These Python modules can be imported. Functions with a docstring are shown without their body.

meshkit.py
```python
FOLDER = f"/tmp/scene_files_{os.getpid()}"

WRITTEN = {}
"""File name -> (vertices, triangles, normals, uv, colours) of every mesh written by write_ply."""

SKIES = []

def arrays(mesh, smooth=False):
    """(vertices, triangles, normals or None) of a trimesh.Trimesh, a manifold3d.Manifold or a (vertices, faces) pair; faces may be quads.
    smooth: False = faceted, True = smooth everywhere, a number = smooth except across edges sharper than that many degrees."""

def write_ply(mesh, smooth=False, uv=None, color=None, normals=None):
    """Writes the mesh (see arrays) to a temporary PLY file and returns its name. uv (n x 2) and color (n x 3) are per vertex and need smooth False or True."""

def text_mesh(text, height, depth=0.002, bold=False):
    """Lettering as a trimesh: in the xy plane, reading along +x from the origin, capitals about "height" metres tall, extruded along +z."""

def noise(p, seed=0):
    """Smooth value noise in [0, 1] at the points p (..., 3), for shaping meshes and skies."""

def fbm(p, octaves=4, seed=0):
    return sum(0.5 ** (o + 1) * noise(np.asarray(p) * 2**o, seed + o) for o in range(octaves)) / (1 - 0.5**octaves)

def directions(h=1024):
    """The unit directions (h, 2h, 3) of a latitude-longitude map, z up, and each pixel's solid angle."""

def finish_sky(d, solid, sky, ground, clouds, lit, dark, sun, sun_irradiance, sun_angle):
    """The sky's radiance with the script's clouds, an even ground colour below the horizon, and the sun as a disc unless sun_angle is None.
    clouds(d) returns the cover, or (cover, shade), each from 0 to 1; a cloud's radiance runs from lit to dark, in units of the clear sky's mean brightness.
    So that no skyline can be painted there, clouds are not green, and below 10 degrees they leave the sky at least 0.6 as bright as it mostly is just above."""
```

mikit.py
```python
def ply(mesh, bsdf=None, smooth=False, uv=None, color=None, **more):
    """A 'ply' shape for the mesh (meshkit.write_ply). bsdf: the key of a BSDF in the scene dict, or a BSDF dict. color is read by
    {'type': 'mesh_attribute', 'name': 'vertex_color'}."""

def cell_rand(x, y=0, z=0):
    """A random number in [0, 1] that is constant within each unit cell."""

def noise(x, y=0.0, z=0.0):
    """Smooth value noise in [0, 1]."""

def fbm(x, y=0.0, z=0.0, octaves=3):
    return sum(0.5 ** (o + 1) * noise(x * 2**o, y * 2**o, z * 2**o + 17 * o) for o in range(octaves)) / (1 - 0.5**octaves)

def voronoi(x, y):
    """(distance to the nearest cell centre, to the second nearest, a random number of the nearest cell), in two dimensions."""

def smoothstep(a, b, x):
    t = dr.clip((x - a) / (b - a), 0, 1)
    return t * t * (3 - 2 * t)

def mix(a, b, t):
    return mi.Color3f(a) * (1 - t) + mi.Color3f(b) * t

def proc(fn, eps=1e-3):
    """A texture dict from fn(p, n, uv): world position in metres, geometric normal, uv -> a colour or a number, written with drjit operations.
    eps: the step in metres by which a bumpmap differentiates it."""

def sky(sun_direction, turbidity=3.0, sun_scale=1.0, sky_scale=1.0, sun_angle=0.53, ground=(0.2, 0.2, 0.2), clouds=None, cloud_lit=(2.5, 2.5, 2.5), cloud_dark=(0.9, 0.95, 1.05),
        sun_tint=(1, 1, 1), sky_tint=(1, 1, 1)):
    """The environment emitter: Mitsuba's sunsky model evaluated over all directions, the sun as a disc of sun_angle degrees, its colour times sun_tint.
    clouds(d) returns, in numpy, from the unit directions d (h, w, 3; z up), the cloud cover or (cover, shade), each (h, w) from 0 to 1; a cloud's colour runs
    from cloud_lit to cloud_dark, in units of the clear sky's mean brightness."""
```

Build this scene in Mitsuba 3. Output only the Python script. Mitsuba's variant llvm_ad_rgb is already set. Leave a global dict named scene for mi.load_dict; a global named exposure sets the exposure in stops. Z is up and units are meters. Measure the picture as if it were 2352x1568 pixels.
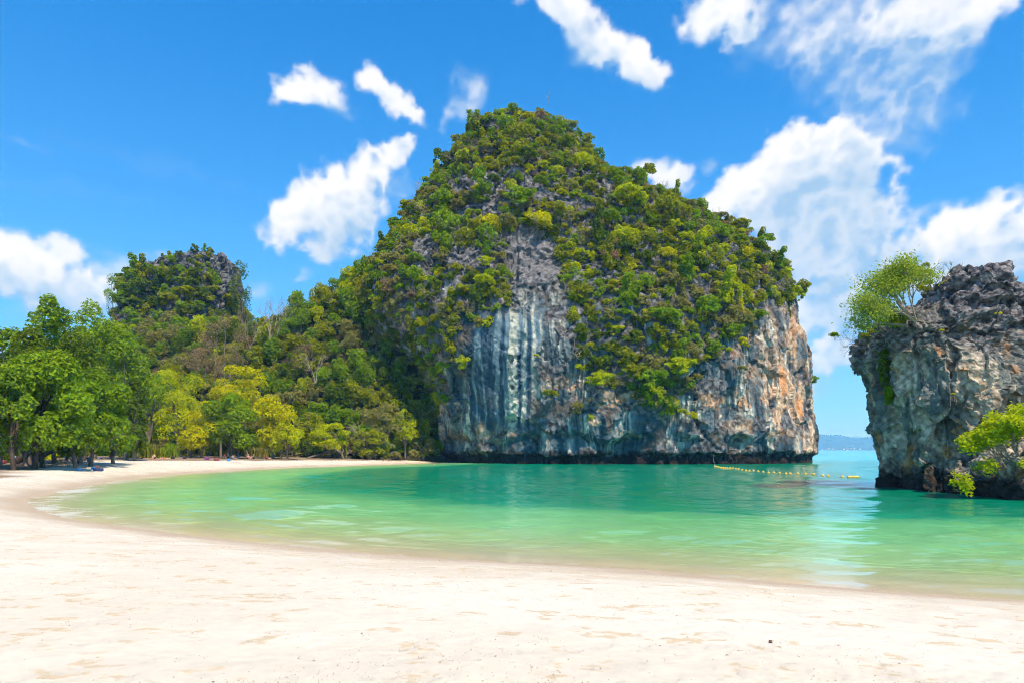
import math
import numpy as np
import drjit as dr
import trimesh
import manifold3d as m3
import shapely
from scipy.interpolate import PchipInterpolator
from scipy.spatial import cKDTree
import mitsuba as mi
import mikit
from mikit import noise, fbm, smoothstep, mix, proc, ply, cell_rand, voronoi
import meshkit

T = mi.ScalarTransform4f
scene, labels = {}, {}

# ------------------------------------------------------------------ camera, sky, exposure
EYE, FOCAL = 3.0, 683.0                      # eye height over the water; focal length in picture units (1024 wide)
scene['camera'] = {
    'type': 'perspective', 'fov': math.degrees(2 * math.atan(512 / FOCAL)), 'fov_axis': 'x',
    'near_clip': 0.1, 'far_clip': 30000.0, 'principal_point_offset_y': -108.0 / 682.0,
    'to_world': T().look_at(origin=[0, 0, EYE], target=[0, 1, EYE], up=[0, 0, 1]),
}
exposure = 1.95
SUN = (0.29, -0.48, 0.88)

# each cloud puff: column and row in the 1024 wide photograph (turned into a bearing and an elevation below), half width, half height in degrees, tilt, density
PUFFS = [
    (302, 90, 2.4, 1.5, 0, 1.0), (318, 92, 2.0, 1.6, -10, .9), (336, 106, 1.4, .8, -20, .75), (290, 96, 1.3, 1.0, 0, .85), (372, 80, 1.4, 1.3, -40, 1.0), (388, 92, 1.8, 1.0, -45, .95), (410, 108, 1.5, .9, -60, .95), (470, 78, 1.3, 1.2, 60, .7), (478, 92, 1.5, 1.0, 60, .65), (462, 108, 2.2, 1.3, 40, .8), (448, 122, 1.3, .8, 30, .6),
    (285, 228, 2.4, 1.5, 10, .95), (305, 212, 2.8, 2.0, 20, 1.0), (335, 195, 3.2, 2.8, 20, 1.0), (345, 222, 3.0, 2.4, 0, 1.0), (328, 243, 2.8, 1.6, -10, .95), (362, 205, 2.4, 2.2, 0, .95), (370, 175, 2.8, 1.8, 40, 1.0), (398, 158, 2.2, 1.2, 35, .95), (412, 150, 1.0, .9, 0, .9), (395, 185, 1.6, 1.6, 60, .7), (305, 275, 1.2, .45, 30, .7), (400, 200, 1.2, .7, 0, .4),
    (545, -4, 2.4, 1.4, -30, .95), (570, 10, 2.2, 1.5, -35, 1.0), (590, 30, 2.6, 2.0, -35, .85), (610, 48, 2.0, 1.8, -20, 1.0), (632, 62, 2.2, 1.5, -35, 1.0), (650, 72, 1.8, 1.1, -35, .9), (575, 50, 1.6, 1.2, -60, .5),
    (715, 12, 2.8, 1.8, 10, 1.0), (735, 28, 2.4, 1.3, 0, .95), (700, 30, 1.2, .9, 0, .8), (760, 8, 3.0, 1.4, 0, .75), (790, 30, 5.0, 2.4, 10, .50), (830, 20, 6.0, 3.0, 0, .52), (880, 12, 6.0, 2.6, 0, .60), (935, 10, 5.0, 2.2, 0, .85), (975, 25, 2.6, 1.6, 30, .85), (985, 8, 2.2, 1.2, 20, .9), (910, 40, 3.2, 2.2, 50, .75), (855, 60, 6.0, 3.6, -20, .50),
    (825, 55, 2.6, 1.6, -30, .6), (850, 95, 5.0, 3.0, -40, .55), (905, 90, 4.2, 3.4, 50, .62), (935, 70, 2.2, 2.0, 60, .70), (930, 105, 1.8, 2.4, 80, .62), (880, 130, 4.2, 2.6, 0, .52), (900, 150, 3.0, 1.6, 0, .5), (955, 50, 2.0, 1.6, 60, .6),
    (655, 172, 1.8, 1.1, 0, .85), (672, 180, 2.4, 1.0, 5, .85), (645, 165, 1.2, .8, 0, .6), (712, 165, 1.2, .5, 0, .5),
    (790, 150, 2.4, 1.8, 30, 1.0), (770, 168, 2.6, 2.0, 40, 1.0), (745, 185, 2.4, 1.6, 20, 1.0), (715, 203, 2.2, 1.2, 10, .95), (830, 140, 1.8, 1.4, 0, 1.0), (852, 148, 1.8, 1.4, -20, 1.0), (815, 175, 4.2, 3.2, 0, 1.0), (850, 185, 3.6, 3.0, 0, 1.0), (780, 205, 4.4, 2.8, 0, 1.0), (830, 220, 4.6, 3.4, 0, 1.0), (870, 225, 3.0, 2.6, 0, .9),
    (800, 250, 4.0, 2.8, 0, .9), (850, 265, 4.0, 3.0, 0, .9), (890, 250, 3.0, 2.0, 0, .75), (825, 305, 3.2, 3.4, 0, .85), (870, 315, 3.8, 2.8, 0, .65), (830, 355, 2.4, 2.0, 0, .85), (815, 385, 2.4, 1.2, 0, .6), (880, 215, 2.2, 1.2, 30, .7), (920, 210, 1.6, .8, 30, .6),
    (930, 240, 2.6, 2.0, 10, 1.0), (960, 225, 2.8, 1.9, 0, 1.0), (985, 218, 2.4, 1.6, 0, 1.0), (1000, 240, 3.0, 2.6, 0, 1.0), (950, 262, 4.0, 2.2, 0, .9), (1020, 250, 2.6, 3.0, 0, .95), (1040, 235, 3.0, 3.0, 0, 1.0), (915, 280, 3.6, 2.0, 0, .75),
    (15, 258, 3.0, 1.6, 0, .9), (62, 253, 1.8, 1.3, 20, .9), (8, 275, 3.8, 2.2, 0, .85), (45, 283, 4.6, 2.4, 0, .82), (95, 275, 4.0, 2.2, 0, .75), (70, 300, 5.0, 2.4, 0, .8), (130, 285, 4.0, 2.0, 0, .6), (140, 262, 3.0, 1.0, 10, .5), (160, 255, 1.6, .6, 10, .4), (258, 290, 1.4, 1.0, 40, .6), (15, 137, 2.0, .5, -20, .3), (150, 165, 9, .8, -5, .10), (60, 190, 9, .7, 5, .08),
    (-60, 262, 5, 2.4, 0, .9), (1120, 240, 5, 3, 0, .9), (1250, 200, 6, 3, 0, .9), (-300, 250, 6, 3, 0, .9),
]
CLOUDS = [(math.degrees(math.atan2(c - 512, FOCAL)), math.degrees(math.atan2(449.3 - r_, math.hypot(FOCAL, c - 512))), *rest) for c, r_, *rest in PUFFS]


def clouds(d):
    az = np.degrees(np.arctan2(d[..., 0], d[..., 1]))
    el = np.degrees(np.arcsin(np.clip(d[..., 2], -1, 1)))
    q = np.stack([az * np.cos(np.radians(el)), el, el * 0], -1)
    w1 = meshkit.fbm(q / 1.5, 6, 3) - .5
    w2 = meshkit.fbm(q / 1.5 + 40, 6, 9) - .5
    billow = 1 - np.abs(2 * meshkit.fbm(q / 1.5 + 7, 5, 21) - 1) * 1.6
    wisp = meshkit.fbm(q / [.9, .55, 1] + 3, 5, 33)
    cover, veil = np.zeros(az.shape), np.zeros(az.shape)
    for a, e, sx, sy, tilt, dens in CLOUDS:
        near = (np.abs(az - a) < 2.6 * max(sx, sy) / max(.3, math.cos(math.radians(e)))) & (np.abs(el - e) < 2.6 * max(sx, sy))
        ca, sa = math.cos(math.radians(tilt)), math.sin(math.radians(tilt))
        x = (az[near] - a) * math.cos(math.radians(e)) + 2.2 * w1[near]
        y = el[near] - e + 2.0 * w2[near]
        u, v = (x * ca + y * sa) / (sx * .88), (-x * sa + y * ca) / (sy * .88)
        g = 1.05 - np.sqrt(u * u + v * v) + .40 * (billow[near] - .4)
        soft = .60 if dens > .8 else 1.1
        c = np.clip(g / soft, 0, 1)
        c = c * c * (3 - 2 * c) * dens
        if dens <= .8:
            c *= np.clip(.80 + 1.1 * (wisp[near] - .45), .3, 1.1) * .86
            veil[near] = np.maximum(veil[near], np.clip(c, 0, 1))
        cover[near] = 1 - (1 - cover[near]) * (1 - np.clip(c, 0, 1))
    away = np.clip((np.abs(az) - 42) / 12, 0, 1)   # away from the view: scattered fair-weather clouds
    more = np.clip((meshkit.fbm(np.stack([az / 14, el / 7, el * 0], -1), 5, 5) - .55) * 5, 0, 1) * away * np.clip((el - 4) / 6, 0, 1) * np.clip((70 - el) / 20, 0, 1)
    cover = 1 - (1 - cover) * (1 - more)
    # cloud above shades what lies under it
    shade = sum(w * np.roll(np.roll(cover, k, 0), -k // 3, 1) for k, w in ((3, .22), (6, .22), (10, .2), (15, .2), (22, .16)))
    shade = np.clip((shade - .30) * 1.35, 0, 1) * .9 + .55 * (1 - cover) - .55 * (billow - .45) * np.clip(cover * 1.5, 0, 1)
    haze = .56 * np.exp(-np.clip(el, 0, 90) / 11.0)
    shade = np.clip(shade + .55 * veil / np.maximum(cover, .05) * (1 - np.clip((cover - .8) * 5, 0, 1)), 0, 1)
    total = 1 - (1 - cover) * (1 - haze)
    shade = (np.clip(shade, 0, 1) * cover + .45 * haze * (1 - cover)) / np.maximum(total, 1e-6)
    return np.clip(total, 0, 1) * .98, np.clip(shade, 0, 1)


scene['sky'] = mikit.sky(SUN, turbidity=2.6, sun_scale=1.0, sky_scale=.86, sun_angle=0.6, ground=(.12, .2, .2), clouds=clouds,
                         cloud_lit=(2.6, 2.62, 2.65), cloud_dark=(1.0, 1.55, 2.2), sky_tint=(.02, 1.20, 1.86))


# ------------------------------------------------------------------ helpers
def numbered(name):
    if not any(k == name or k.startswith(name + '__') for k in list(scene)) and name not in labels:
        return name
    counts[name] = counts.get(name, 0) + 1
    return f'{name}_{counts[name]:03d}'


counts = {}


def key_for(name):
    if name not in counts:
        counts[name] = 0
        return name
    counts[name] += 1
    return f'{name}_{counts[name]:03d}'


def tag(key, label=None, cat=None, group=None, kind=None):
    labels[key] = {a: b for a, b in dict(label=label, category=cat, group=group, kind=kind).items() if b}
    return key


def at(X, Y, D):
    """The point D metres ahead that the photograph (measured at 2352 px wide) shows at column X, row Y."""
    s = 1024 / 2352 * D / FOCAL
    return np.array([(X - 1176) * s, D, EYE + (1032 - Y) * s])


def seen(p):
    s = FOCAL * 2352 / 1024 / p[:, 1]
    return 1176 + p[:, 0] * s, 1032 - (p[:, 2] - EYE) * s


def nfbm(p, octaves=4, seed=0):
    return meshkit.fbm(p, octaves, seed)


def join(parts):
    """[(v, f)] -> (v, f)"""
    at_, vs, fs = 0, [], []
    for v, f in parts:
        vs.append(v)
        fs.append(np.asarray(f) + at_)
        at_ += len(v)
    return np.vstack(vs), np.vstack(fs)


def tube(points, radii, sides=6, cap=True):
    p = np.asarray(points, float)
    r = np.broadcast_to(np.asarray(radii, float), (len(p),))
    t = np.gradient(p, axis=0)
    t /= np.linalg.norm(t, axis=1, keepdims=True) + 1e-12
    a = np.cross(t, np.where(np.abs(t[:, 2:]) < .9, [0, 0, 1.], [1., 0, 0]))
    a /= np.linalg.norm(a, axis=1, keepdims=True) + 1e-12
    b, ang = np.cross(t, a), np.arange(sides) * 2 * np.pi / sides
    v = p[:, None] + r[:, None, None] * (np.cos(ang)[None, :, None] * a[:, None] + np.sin(ang)[None, :, None] * b[:, None])
    i, j = np.meshgrid(np.arange(len(p) - 1), np.arange(sides), indexing='ij')
    q = np.stack([i * sides + j, i * sides + (j + 1) % sides, (i + 1) * sides + (j + 1) % sides, (i + 1) * sides + j], -1).reshape(-1, 4)
    f = np.vstack([q[:, [0, 1, 2]], q[:, [0, 2, 3]]])
    v = v.reshape(-1, 3)
    if cap:
        n0 = len(v)
        v = np.vstack([v, p[:1], p[-1:]])
        k = np.arange(sides)
        f = np.vstack([f, np.stack([(k + 1) % sides, k, k * 0 + n0], 1), np.stack([n0 - sides + k, n0 - sides + (k + 1) % sides, k * 0 + n0 + 1], 1)])
    return v, f


def grid_faces(nr, nc, wrap=False):
    c = nc if wrap else nc - 1
    i, j = np.meshgrid(np.arange(nr - 1), np.arange(c), indexing='ij')
    j2 = (j + 1) % nc
    q = np.stack([i * nc + j, i * nc + j2, (i + 1) * nc + j2, (i + 1) * nc + j], -1).reshape(-1, 4)
    return np.vstack([q[:, [0, 1, 2]], q[:, [0, 2, 3]]])


def keep_faces(v, f, mask):
    f = f[mask]
    used = np.zeros(len(v), bool)
    used[f.ravel()] = True
    new = np.cumsum(used) - 1
    return v[used], new[f], used


# ------------------------------------------------------------------ materials
def leaf_material(key, a, b, c, trans=.9, patch=.22):
    """a..b by leaf, c in patches (whole trees turn towards it)"""
    def colour(p, n, uv):
        t = noise(p.x * patch + 3, p.y * patch, p.z * patch)
        u = noise(p.x * 1.1, p.y * 1.1, p.z * 1.1 + 9)
        base = mix(a, b, uv.x)
        return mix(base, c, smoothstep(.45, .8, t) * .75) * (.72 + .56 * u)
    scene[key] = {'type': 'principledthin', 'base_color': proc(colour), 'roughness': .42, 'eta': 1.4, 'diff_trans': trans, 'spec_trans': 0.0}


leaf_material('leaf_olive', (.190, .230, .012), (.480, .510, .026), (.390, .410, .020))
leaf_material('leaf_green', (.150, .250, .012), (.380, .530, .024), (.260, .420, .018))
leaf_material('leaf_dark', (.080, .140, .012), (.220, .310, .022), (.160, .225, .014))
leaf_material('leaf_lime', (.400, .470, .008), (.620, .660, .012), (.530, .590, .012))
leaf_material('leaf_yellow', (.510, .500, .006), (.720, .690, .010), (.620, .610, .010))
leaf_material('leaf_dry', (.330, .215, .110), (.500, .350, .190), (.400, .280, .120))
leaf_material('leaf_grey', (.240, .240, .055), (.440, .420, .120), (.330, .310, .075))
leaf_material('leaf_beach', (.115, .220, .012), (.340, .480, .028), (.230, .370, .014), patch=.12)


def bark_colour(p, n, uv):
    return mix((.12, .09, .065), (.30, .25, .19), fbm(p.x * 3, p.y * 3, p.z * .8))


scene['bark'] = {'type': 'diffuse', 'reflectance': proc(bark_colour)}
scene['dark_bark'] = {'type': 'diffuse', 'reflectance': proc(lambda p, n, uv: mix((.045, .034, .026), (.13, .10, .075), fbm(p.x * 3, p.y * 3, p.z * 1.5)))}  # bark colour darkened to paint in the shade under the canopy
scene['pale_bark'] = {'type': 'diffuse', 'reflectance': proc(lambda p, n, uv: mix((.26, .20, .15), (.48, .40, .31), fbm(p.x * 3, p.y * 3, p.z * 1.5)))}


def sand_colour(p, n, uv):
    wet = smoothstep(.40, .05, p.z + .22 * (fbm(p.x * .35, p.y * .9) - .5))
    big = fbm(p.x * .18, p.y * .5, 3.)
    fine = fbm(p.x * 9, p.y * 9, 1., octaves=3)
    band = smoothstep(.75, .30, p.z) * smoothstep(.15, .4, p.z)
    dry = mix((.675, .635, .540), (.59, .53, .42), smoothstep(.40, .75, big) * .5 + band * .75 * smoothstep(.35, .6, fbm(p.x * 1.2, p.y * 2.4, 6.)))
    spots = smoothstep(.60, .72, fbm(p.x * 2.2, p.y * 3.0, 8.)) * smoothstep(.42, .62, fine)
    dry = mix(dry, (.52, .42, .27), spots * .8)
    dirt_shade = smoothstep(-2., 3., p.y - (149. + 1.28 * (p.x + 28.)) + 9. * (fbm(p.x * .3, p.y * .12, 4.) - .5)) * smoothstep(60., 70., p.y)
    dirt_shade = dr.maximum(dirt_shade, smoothstep(1.5, -2.5, p.x + 45. + .45 * (p.y - 62.) + 8. * (fbm(p.x * .3, p.y * .12, 4.) - .5)) * smoothstep(48., 56., p.y))  # forest-floor brown carried forward; paints the tree shade onto the sand
    dry = mix(dry, (.22, .15, .095), dirt_shade * .88)
    return mix(dry, (.42, .335, .235), wet * .85) * (.93 + .14 * fine)


def sand_bump(p, n, uv):
    return .026 * fbm(p.x * 1.7, p.y * 1.7, 5., octaves=4) + .013 * smoothstep(.5, .75, fbm(p.x * 5, p.y * 5, 2., octaves=3))


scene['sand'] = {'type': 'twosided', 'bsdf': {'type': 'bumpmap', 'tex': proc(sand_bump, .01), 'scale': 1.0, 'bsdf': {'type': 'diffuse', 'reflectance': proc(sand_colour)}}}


def island_colour(p, n, uv):
    wx = 2.4 * (fbm(p.x * .12, p.y * .12, p.z * .10) - .5)
    s1 = fbm((p.x + wx) * .42, p.y * .30, p.z * .020, octaves=4)
    s2 = fbm((p.x + wx) * 1.9 + 7, p.y * .9, p.z * .045, octaves=2)
    blot = fbm(p.x * .22, p.y * .22, p.z * .26, octaves=4)
    crag = fbm(p.x * 1.5, p.y * 1.5, p.z * 1.2, octaves=4)
    low = smoothstep(44., 22., p.z + 26 * (blot - .5))                     # the washed lower wall, streaked; black karst above
    dark = mix((.038, .040, .044), (.20, .20, .20), smoothstep(.25, .8, crag))
    wall = mix((.045, .082, .105), (.155, .195, .205), smoothstep(.34, .60, s1))  # blue of the shaded cliff mixed into the rock's own grey
    wall = mix(wall, (.54, .55, .46), smoothstep(.52, .61, s1) * smoothstep(.35, .55, s2) * .9)
    wall = mix(wall, (.030, .042, .055), smoothstep(.56, .68, s2) * .8)
    wall = mix(wall, (.56, .53, .45), smoothstep(.64, .72, s1) * .8)
    wall = mix(wall, dark, smoothstep(.455, .54, blot) * .92)
    wall = mix(wall, (.17, .12, .085), smoothstep(.55, .66, fbm(p.x * .4 + 31, p.y * .4, p.z * .35)) * .6)
    tan = mix((.42, .265, .15), (.60, .47, .34), smoothstep(.3, .7, crag))
    tan = mix(tan, (.60, .25, .08), smoothstep(.5, .72, fbm(p.x * .45, p.y * .45, p.z * .16 + 5)) * .75)
    tan = mix(tan, (.06, .075, .09), smoothstep(.54, .66, s2) * .7)
    right = smoothstep(44., 64., p.x + 26 * (blot - .5)) * smoothstep(.40, .54, .30 * s1 + .70 * fbm(p.x * .33, p.y * .33, p.z * .11 + 3)) * smoothstep(52., 36., p.z)
    cream = smoothstep(.56, .64, fbm(p.x * .30 + 11, p.y * .26, p.z * .30)) * smoothstep(3., 9., p.z) * smoothstep(22., 12., p.z)
    c = mix(dark, wall, low)
    c = mix(c, tan, dr.clip(right + cream * .85, 0, 1) * low)
    curtain = smoothstep(8.5, 6., dr.abs(p.x + 2. - .12 * (p.z - 20) + 3 * (blot - .5))) * smoothstep(6., 10., p.z) * smoothstep(35., 29., p.z)
    band = noise((p.x + wx * .7) * 1.05 + 3.3, p.z * .012, 2.) + .5 * (s2 - .5)
    veil = mix((.035, .075, .115), (.14, .22, .265), smoothstep(.28, .46, band))  # stripes take the same blue shade tint in their colour
    veil = mix(veil, (.44, .45, .37), smoothstep(.55, .66, band) * smoothstep(.2, .5, crag))
    veil = mix(veil, (.72, .64, .53), smoothstep(.46, .60, crag) * smoothstep(17., 12., p.z + 6 * (blot - .5)) * smoothstep(.42, .5, band))
    c = mix(c, veil, curtain * .92)
    slab = smoothstep(11., 6., dr.abs(p.x - 6.5 - .1 * (p.z - 40))) * smoothstep(38., 42., p.z) * smoothstep(58., 52., p.z)
    c = mix(c, mix((.085, .085, .09), (.22, .215, .215), crag), slab * .9)
    tide = smoothstep(3.4, 1.6, p.z + 2.4 * (crag - .5))
    return mix(c, (.026, .021, .018), tide * .96) * (.72 + .86 * crag)


def rock_bump(p, n, uv):
    return .55 * fbm(p.x * .9, p.y * .9, p.z * .45, octaves=4) + .12 * fbm(p.x * 4, p.y * 4, p.z * 2.5, octaves=2)


scene['island_rock'] = {'type': 'twosided', 'bsdf': {'type': 'bumpmap', 'tex': proc(rock_bump, .05), 'scale': 1.0, 'bsdf': {'type': 'diffuse', 'reflectance': proc(island_colour)}}}


def stack_colour(p, n, uv):
    blot = fbm(p.x * .5, p.y * .5, p.z * .5, octaves=4)
    crag = fbm(p.x * 3.4, p.y * 3.4, p.z * 3, octaves=4)
    st = fbm(p.x * 1.5, p.y * 1.1, p.z * .12, octaves=3)
    top = mix((.055, .053, .057), (.27, .26, .26), smoothstep(.25, .8, crag))
    low = mix((.25, .20, .145), (.70, .60, .45), smoothstep(.2, .75, crag * .6 + .5 * (blot - .2)))
    low = mix(low, (.10, .145, .150), smoothstep(.50, .62, st) * .75)
    low = mix(low, (.070, .062, .058), smoothstep(.56, .66, fbm(p.x * .8 + 9, p.y * .8, p.z * .35)) * .55)
    low = mix(low, (.55, .27, .10), smoothstep(.64, .72, fbm(p.x * .9 + 4, p.y * .9, p.z * .7)) * .75)
    c = mix(low, top, smoothstep(8.0, 12., p.z + 6 * (blot - .5)))
    return mix(c, (.035, .027, .024), smoothstep(2.2, .8, p.z + 1.4 * (crag - .5)) * .95) * (.65 + .7 * crag)


scene['stack_rock'] = {'type': 'twosided', 'bsdf': {'type': 'bumpmap', 'tex': proc(lambda p, n, uv: .22 * fbm(p.x * 2, p.y * 2, p.z * 1.6, octaves=4) + .04 * fbm(p.x * 9, p.y * 9, p.z * 8, octaves=2), .02), 'scale': 1.0,
                                                 'bsdf': {'type': 'diffuse', 'reflectance': proc(stack_colour)}}}
scene['forest_floor'] = {'type': 'twosided', 'bsdf': {'type': 'diffuse', 'reflectance': proc(lambda p, n, uv: mix((.030, .028, .015), (.085, .075, .035), fbm(p.x * .5, p.y * .5, p.z * .5)))}}
scene['far_slope'] = {'type': 'twosided', 'bsdf': {'type': 'diffuse', 'reflectance': proc(lambda p, n, uv: mix((.03, .055, .03), (.07, .10, .045), fbm(p.x * .01, p.y * .01, p.z * .02)))}}
scene['water_surface'] = {'type': 'twosided', 'bsdf': {'type': 'principled', 'roughness': .12, 'eta': 1.33, 'base_color': {'type': 'mesh_attribute', 'name': 'vertex_color'}}}

# ------------------------------------------------------------------ beach and sea
SHORE = [(160, -28), (60, 0), (26, 9.5), (15.5, 12.2)] + [tuple(at(X, 0, 4706. / (Y - 1032))[:2]) for X, Y in
        [(2352, 1378), (2120, 1362), (1900, 1345), (1700, 1328), (1500, 1311), (1320, 1299), (1150, 1290), (980, 1280), (800, 1265), (640, 1250), (500, 1235), (380, 1221), (290, 1209), (210, 1198), (150, 1188), (90, 1172), (60, 1158),
         (75, 1143), (130, 1128), (200, 1113), (290, 1100), (370, 1091), (450, 1085), (560, 1078), (650, 1073), (850, 1067), (1000, 1062)]]
SHORE = np.array(SHORE)
sea = shapely.Polygon(np.vstack([SHORE, [(-16, 190), (-90, 330), (-400, 400), (-4000, 600), (-4000, 4000), (4000, 4000), (4000, -28)]]))
line = shapely.LineString(np.vstack([SHORE, [(-16, 190), (-90, 330), (-400, 400)]]))
dense = shapely.get_coordinates(line.segmentize(.25))
shore_tree = cKDTree(dense)


def shore_distance(x, y):
    """metres from the waterline, positive in the water"""
    d = shore_tree.query(np.stack([x, y], -1))[0]
    return np.where(shapely.contains_xy(sea, x, y), d, -d)


def land_height(x, y, d=None):
    d = shore_distance(x, y) if d is None else d
    b = -d
    z = np.where(b > 0, 1.35 * (1 - np.exp(-b / 9.0)) + .010 * np.clip(b - 12, 0, 60), .085 * b)
    q = np.stack([x, y, x * 0], -1)
    r = np.clip(np.hypot(x, y) / 25, .0, 1)
    amp = np.clip(b / 4, 0, 1)
    z = z + amp * (.10 * (nfbm(q / 3.0, 3, 2) - .5) + (1 - r) * .05 * (nfbm(q / .45, 3, 4) - .5)) + .05 * np.clip((b + 1) / 2, 0, 1) * (nfbm(q / 7., 2, 5) - .5)
    return z


def polar(r, front, n_front, n_back):
    a = np.concatenate([np.linspace(-front, front, n_front), np.linspace(front, 2 * np.pi - front, n_back + 2)[1:-1]])
    R, A = np.meshgrid(r, a, indexing='ij')
    return R * np.sin(A), R * np.cos(A), len(a)


r = np.geomspace(.4, 300, 640)
x, y, n = polar(r, math.radians(52), 330, 40)
d = shore_distance(x.ravel(), y.ravel())
z = land_height(x.ravel(), y.ravel(), d)
v, f = np.stack([x.ravel(), y.ravel(), z], -1), grid_faces(len(r), n, True)
f = f[:, ::-1]
v, f, _ = keep_faces(v, f, (z[f].max(1) > -1.2))
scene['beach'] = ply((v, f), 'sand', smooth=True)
tag('beach', 'white sand beach curving around the lagoon', kind='structure')

# waves: real relief, its finer waves left out where the net is too coarse to hold them
r = np.concatenate([np.geomspace(11, 420, 900), np.geomspace(425, 11500, 60)])
x, y, n = polar(r, math.radians(46), 430, 60)
x, y = x.ravel(), y.ravel()
R = np.hypot(x, y)
d = shore_distance(x, y)
rng = np.random.default_rng(11)
z = np.zeros(len(x))
space = R * .0040
for k in range(46):
    wl = float(np.exp(rng.uniform(math.log(.35), math.log(7.0))))
    ang = rng.normal(-1.5, .42)
    kx, ky = math.cos(ang) * 2 * np.pi / wl, math.sin(ang) * 2 * np.pi / wl
    slope = .019 * (wl / 1.5) ** -.1
    amp = slope * wl / (2 * np.pi)
    fade = np.clip((wl / space - 3.0) / 3.0, 0, 1)
    z += amp * fade * np.sin(kx * x + ky * y + rng.uniform(0, 6.28) + 1.5 * np.sin(x * .05 * (k % 5)))
gust = .45 + 1.1 * nfbm(np.stack([x / 14, y / 22, x * 0], -1), 3, 8)
z *= gust * np.clip(d / 5, .25, 1) * np.where(R > 420, 0, 1)
z += .014 * np.sin(d * 2 * np.pi / 1.5 + 5 * nfbm(np.stack([x / 4, y / 4, x * 0], -1), 2, 3)) * np.clip(d / .8, 0, 1) * np.clip((9 - d) / 5, 0, 1) * np.clip((60 - R) / 20, 0, 1)
STOPS = [-1, 0.3, 1.6, 4, 8, 14, 18, 27, 60]
COLS = np.array([(.49, .405, .29), (.44, .38, .25), (.33, .36, .20), (.235, .37, .165), (.155, .385, .16), (.10, .355, .145), (.006, .205, .105), (.000, .155, .085), (.000, .145, .080)])
wob = d + 5.0 * (nfbm(np.stack([x / 9, y / 14, x * 0], -1), 3, 17) - .5) * np.clip(d / 12, 0, 1)
col = np.stack([np.interp(wob, STOPS, COLS[:, c]) for c in range(3)], -1)
open_sea = np.clip((y - 165 + .35 * (x - 90)) / 60, 0, 1)[:, None]
col = col * (1 - open_sea) + open_sea * np.array([.020, .27, .29])
tone = .86 + .28 * nfbm(np.stack([x / 6, y / 16, x * 0], -1), 3, 23)[:, None]
col = col * tone
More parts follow.
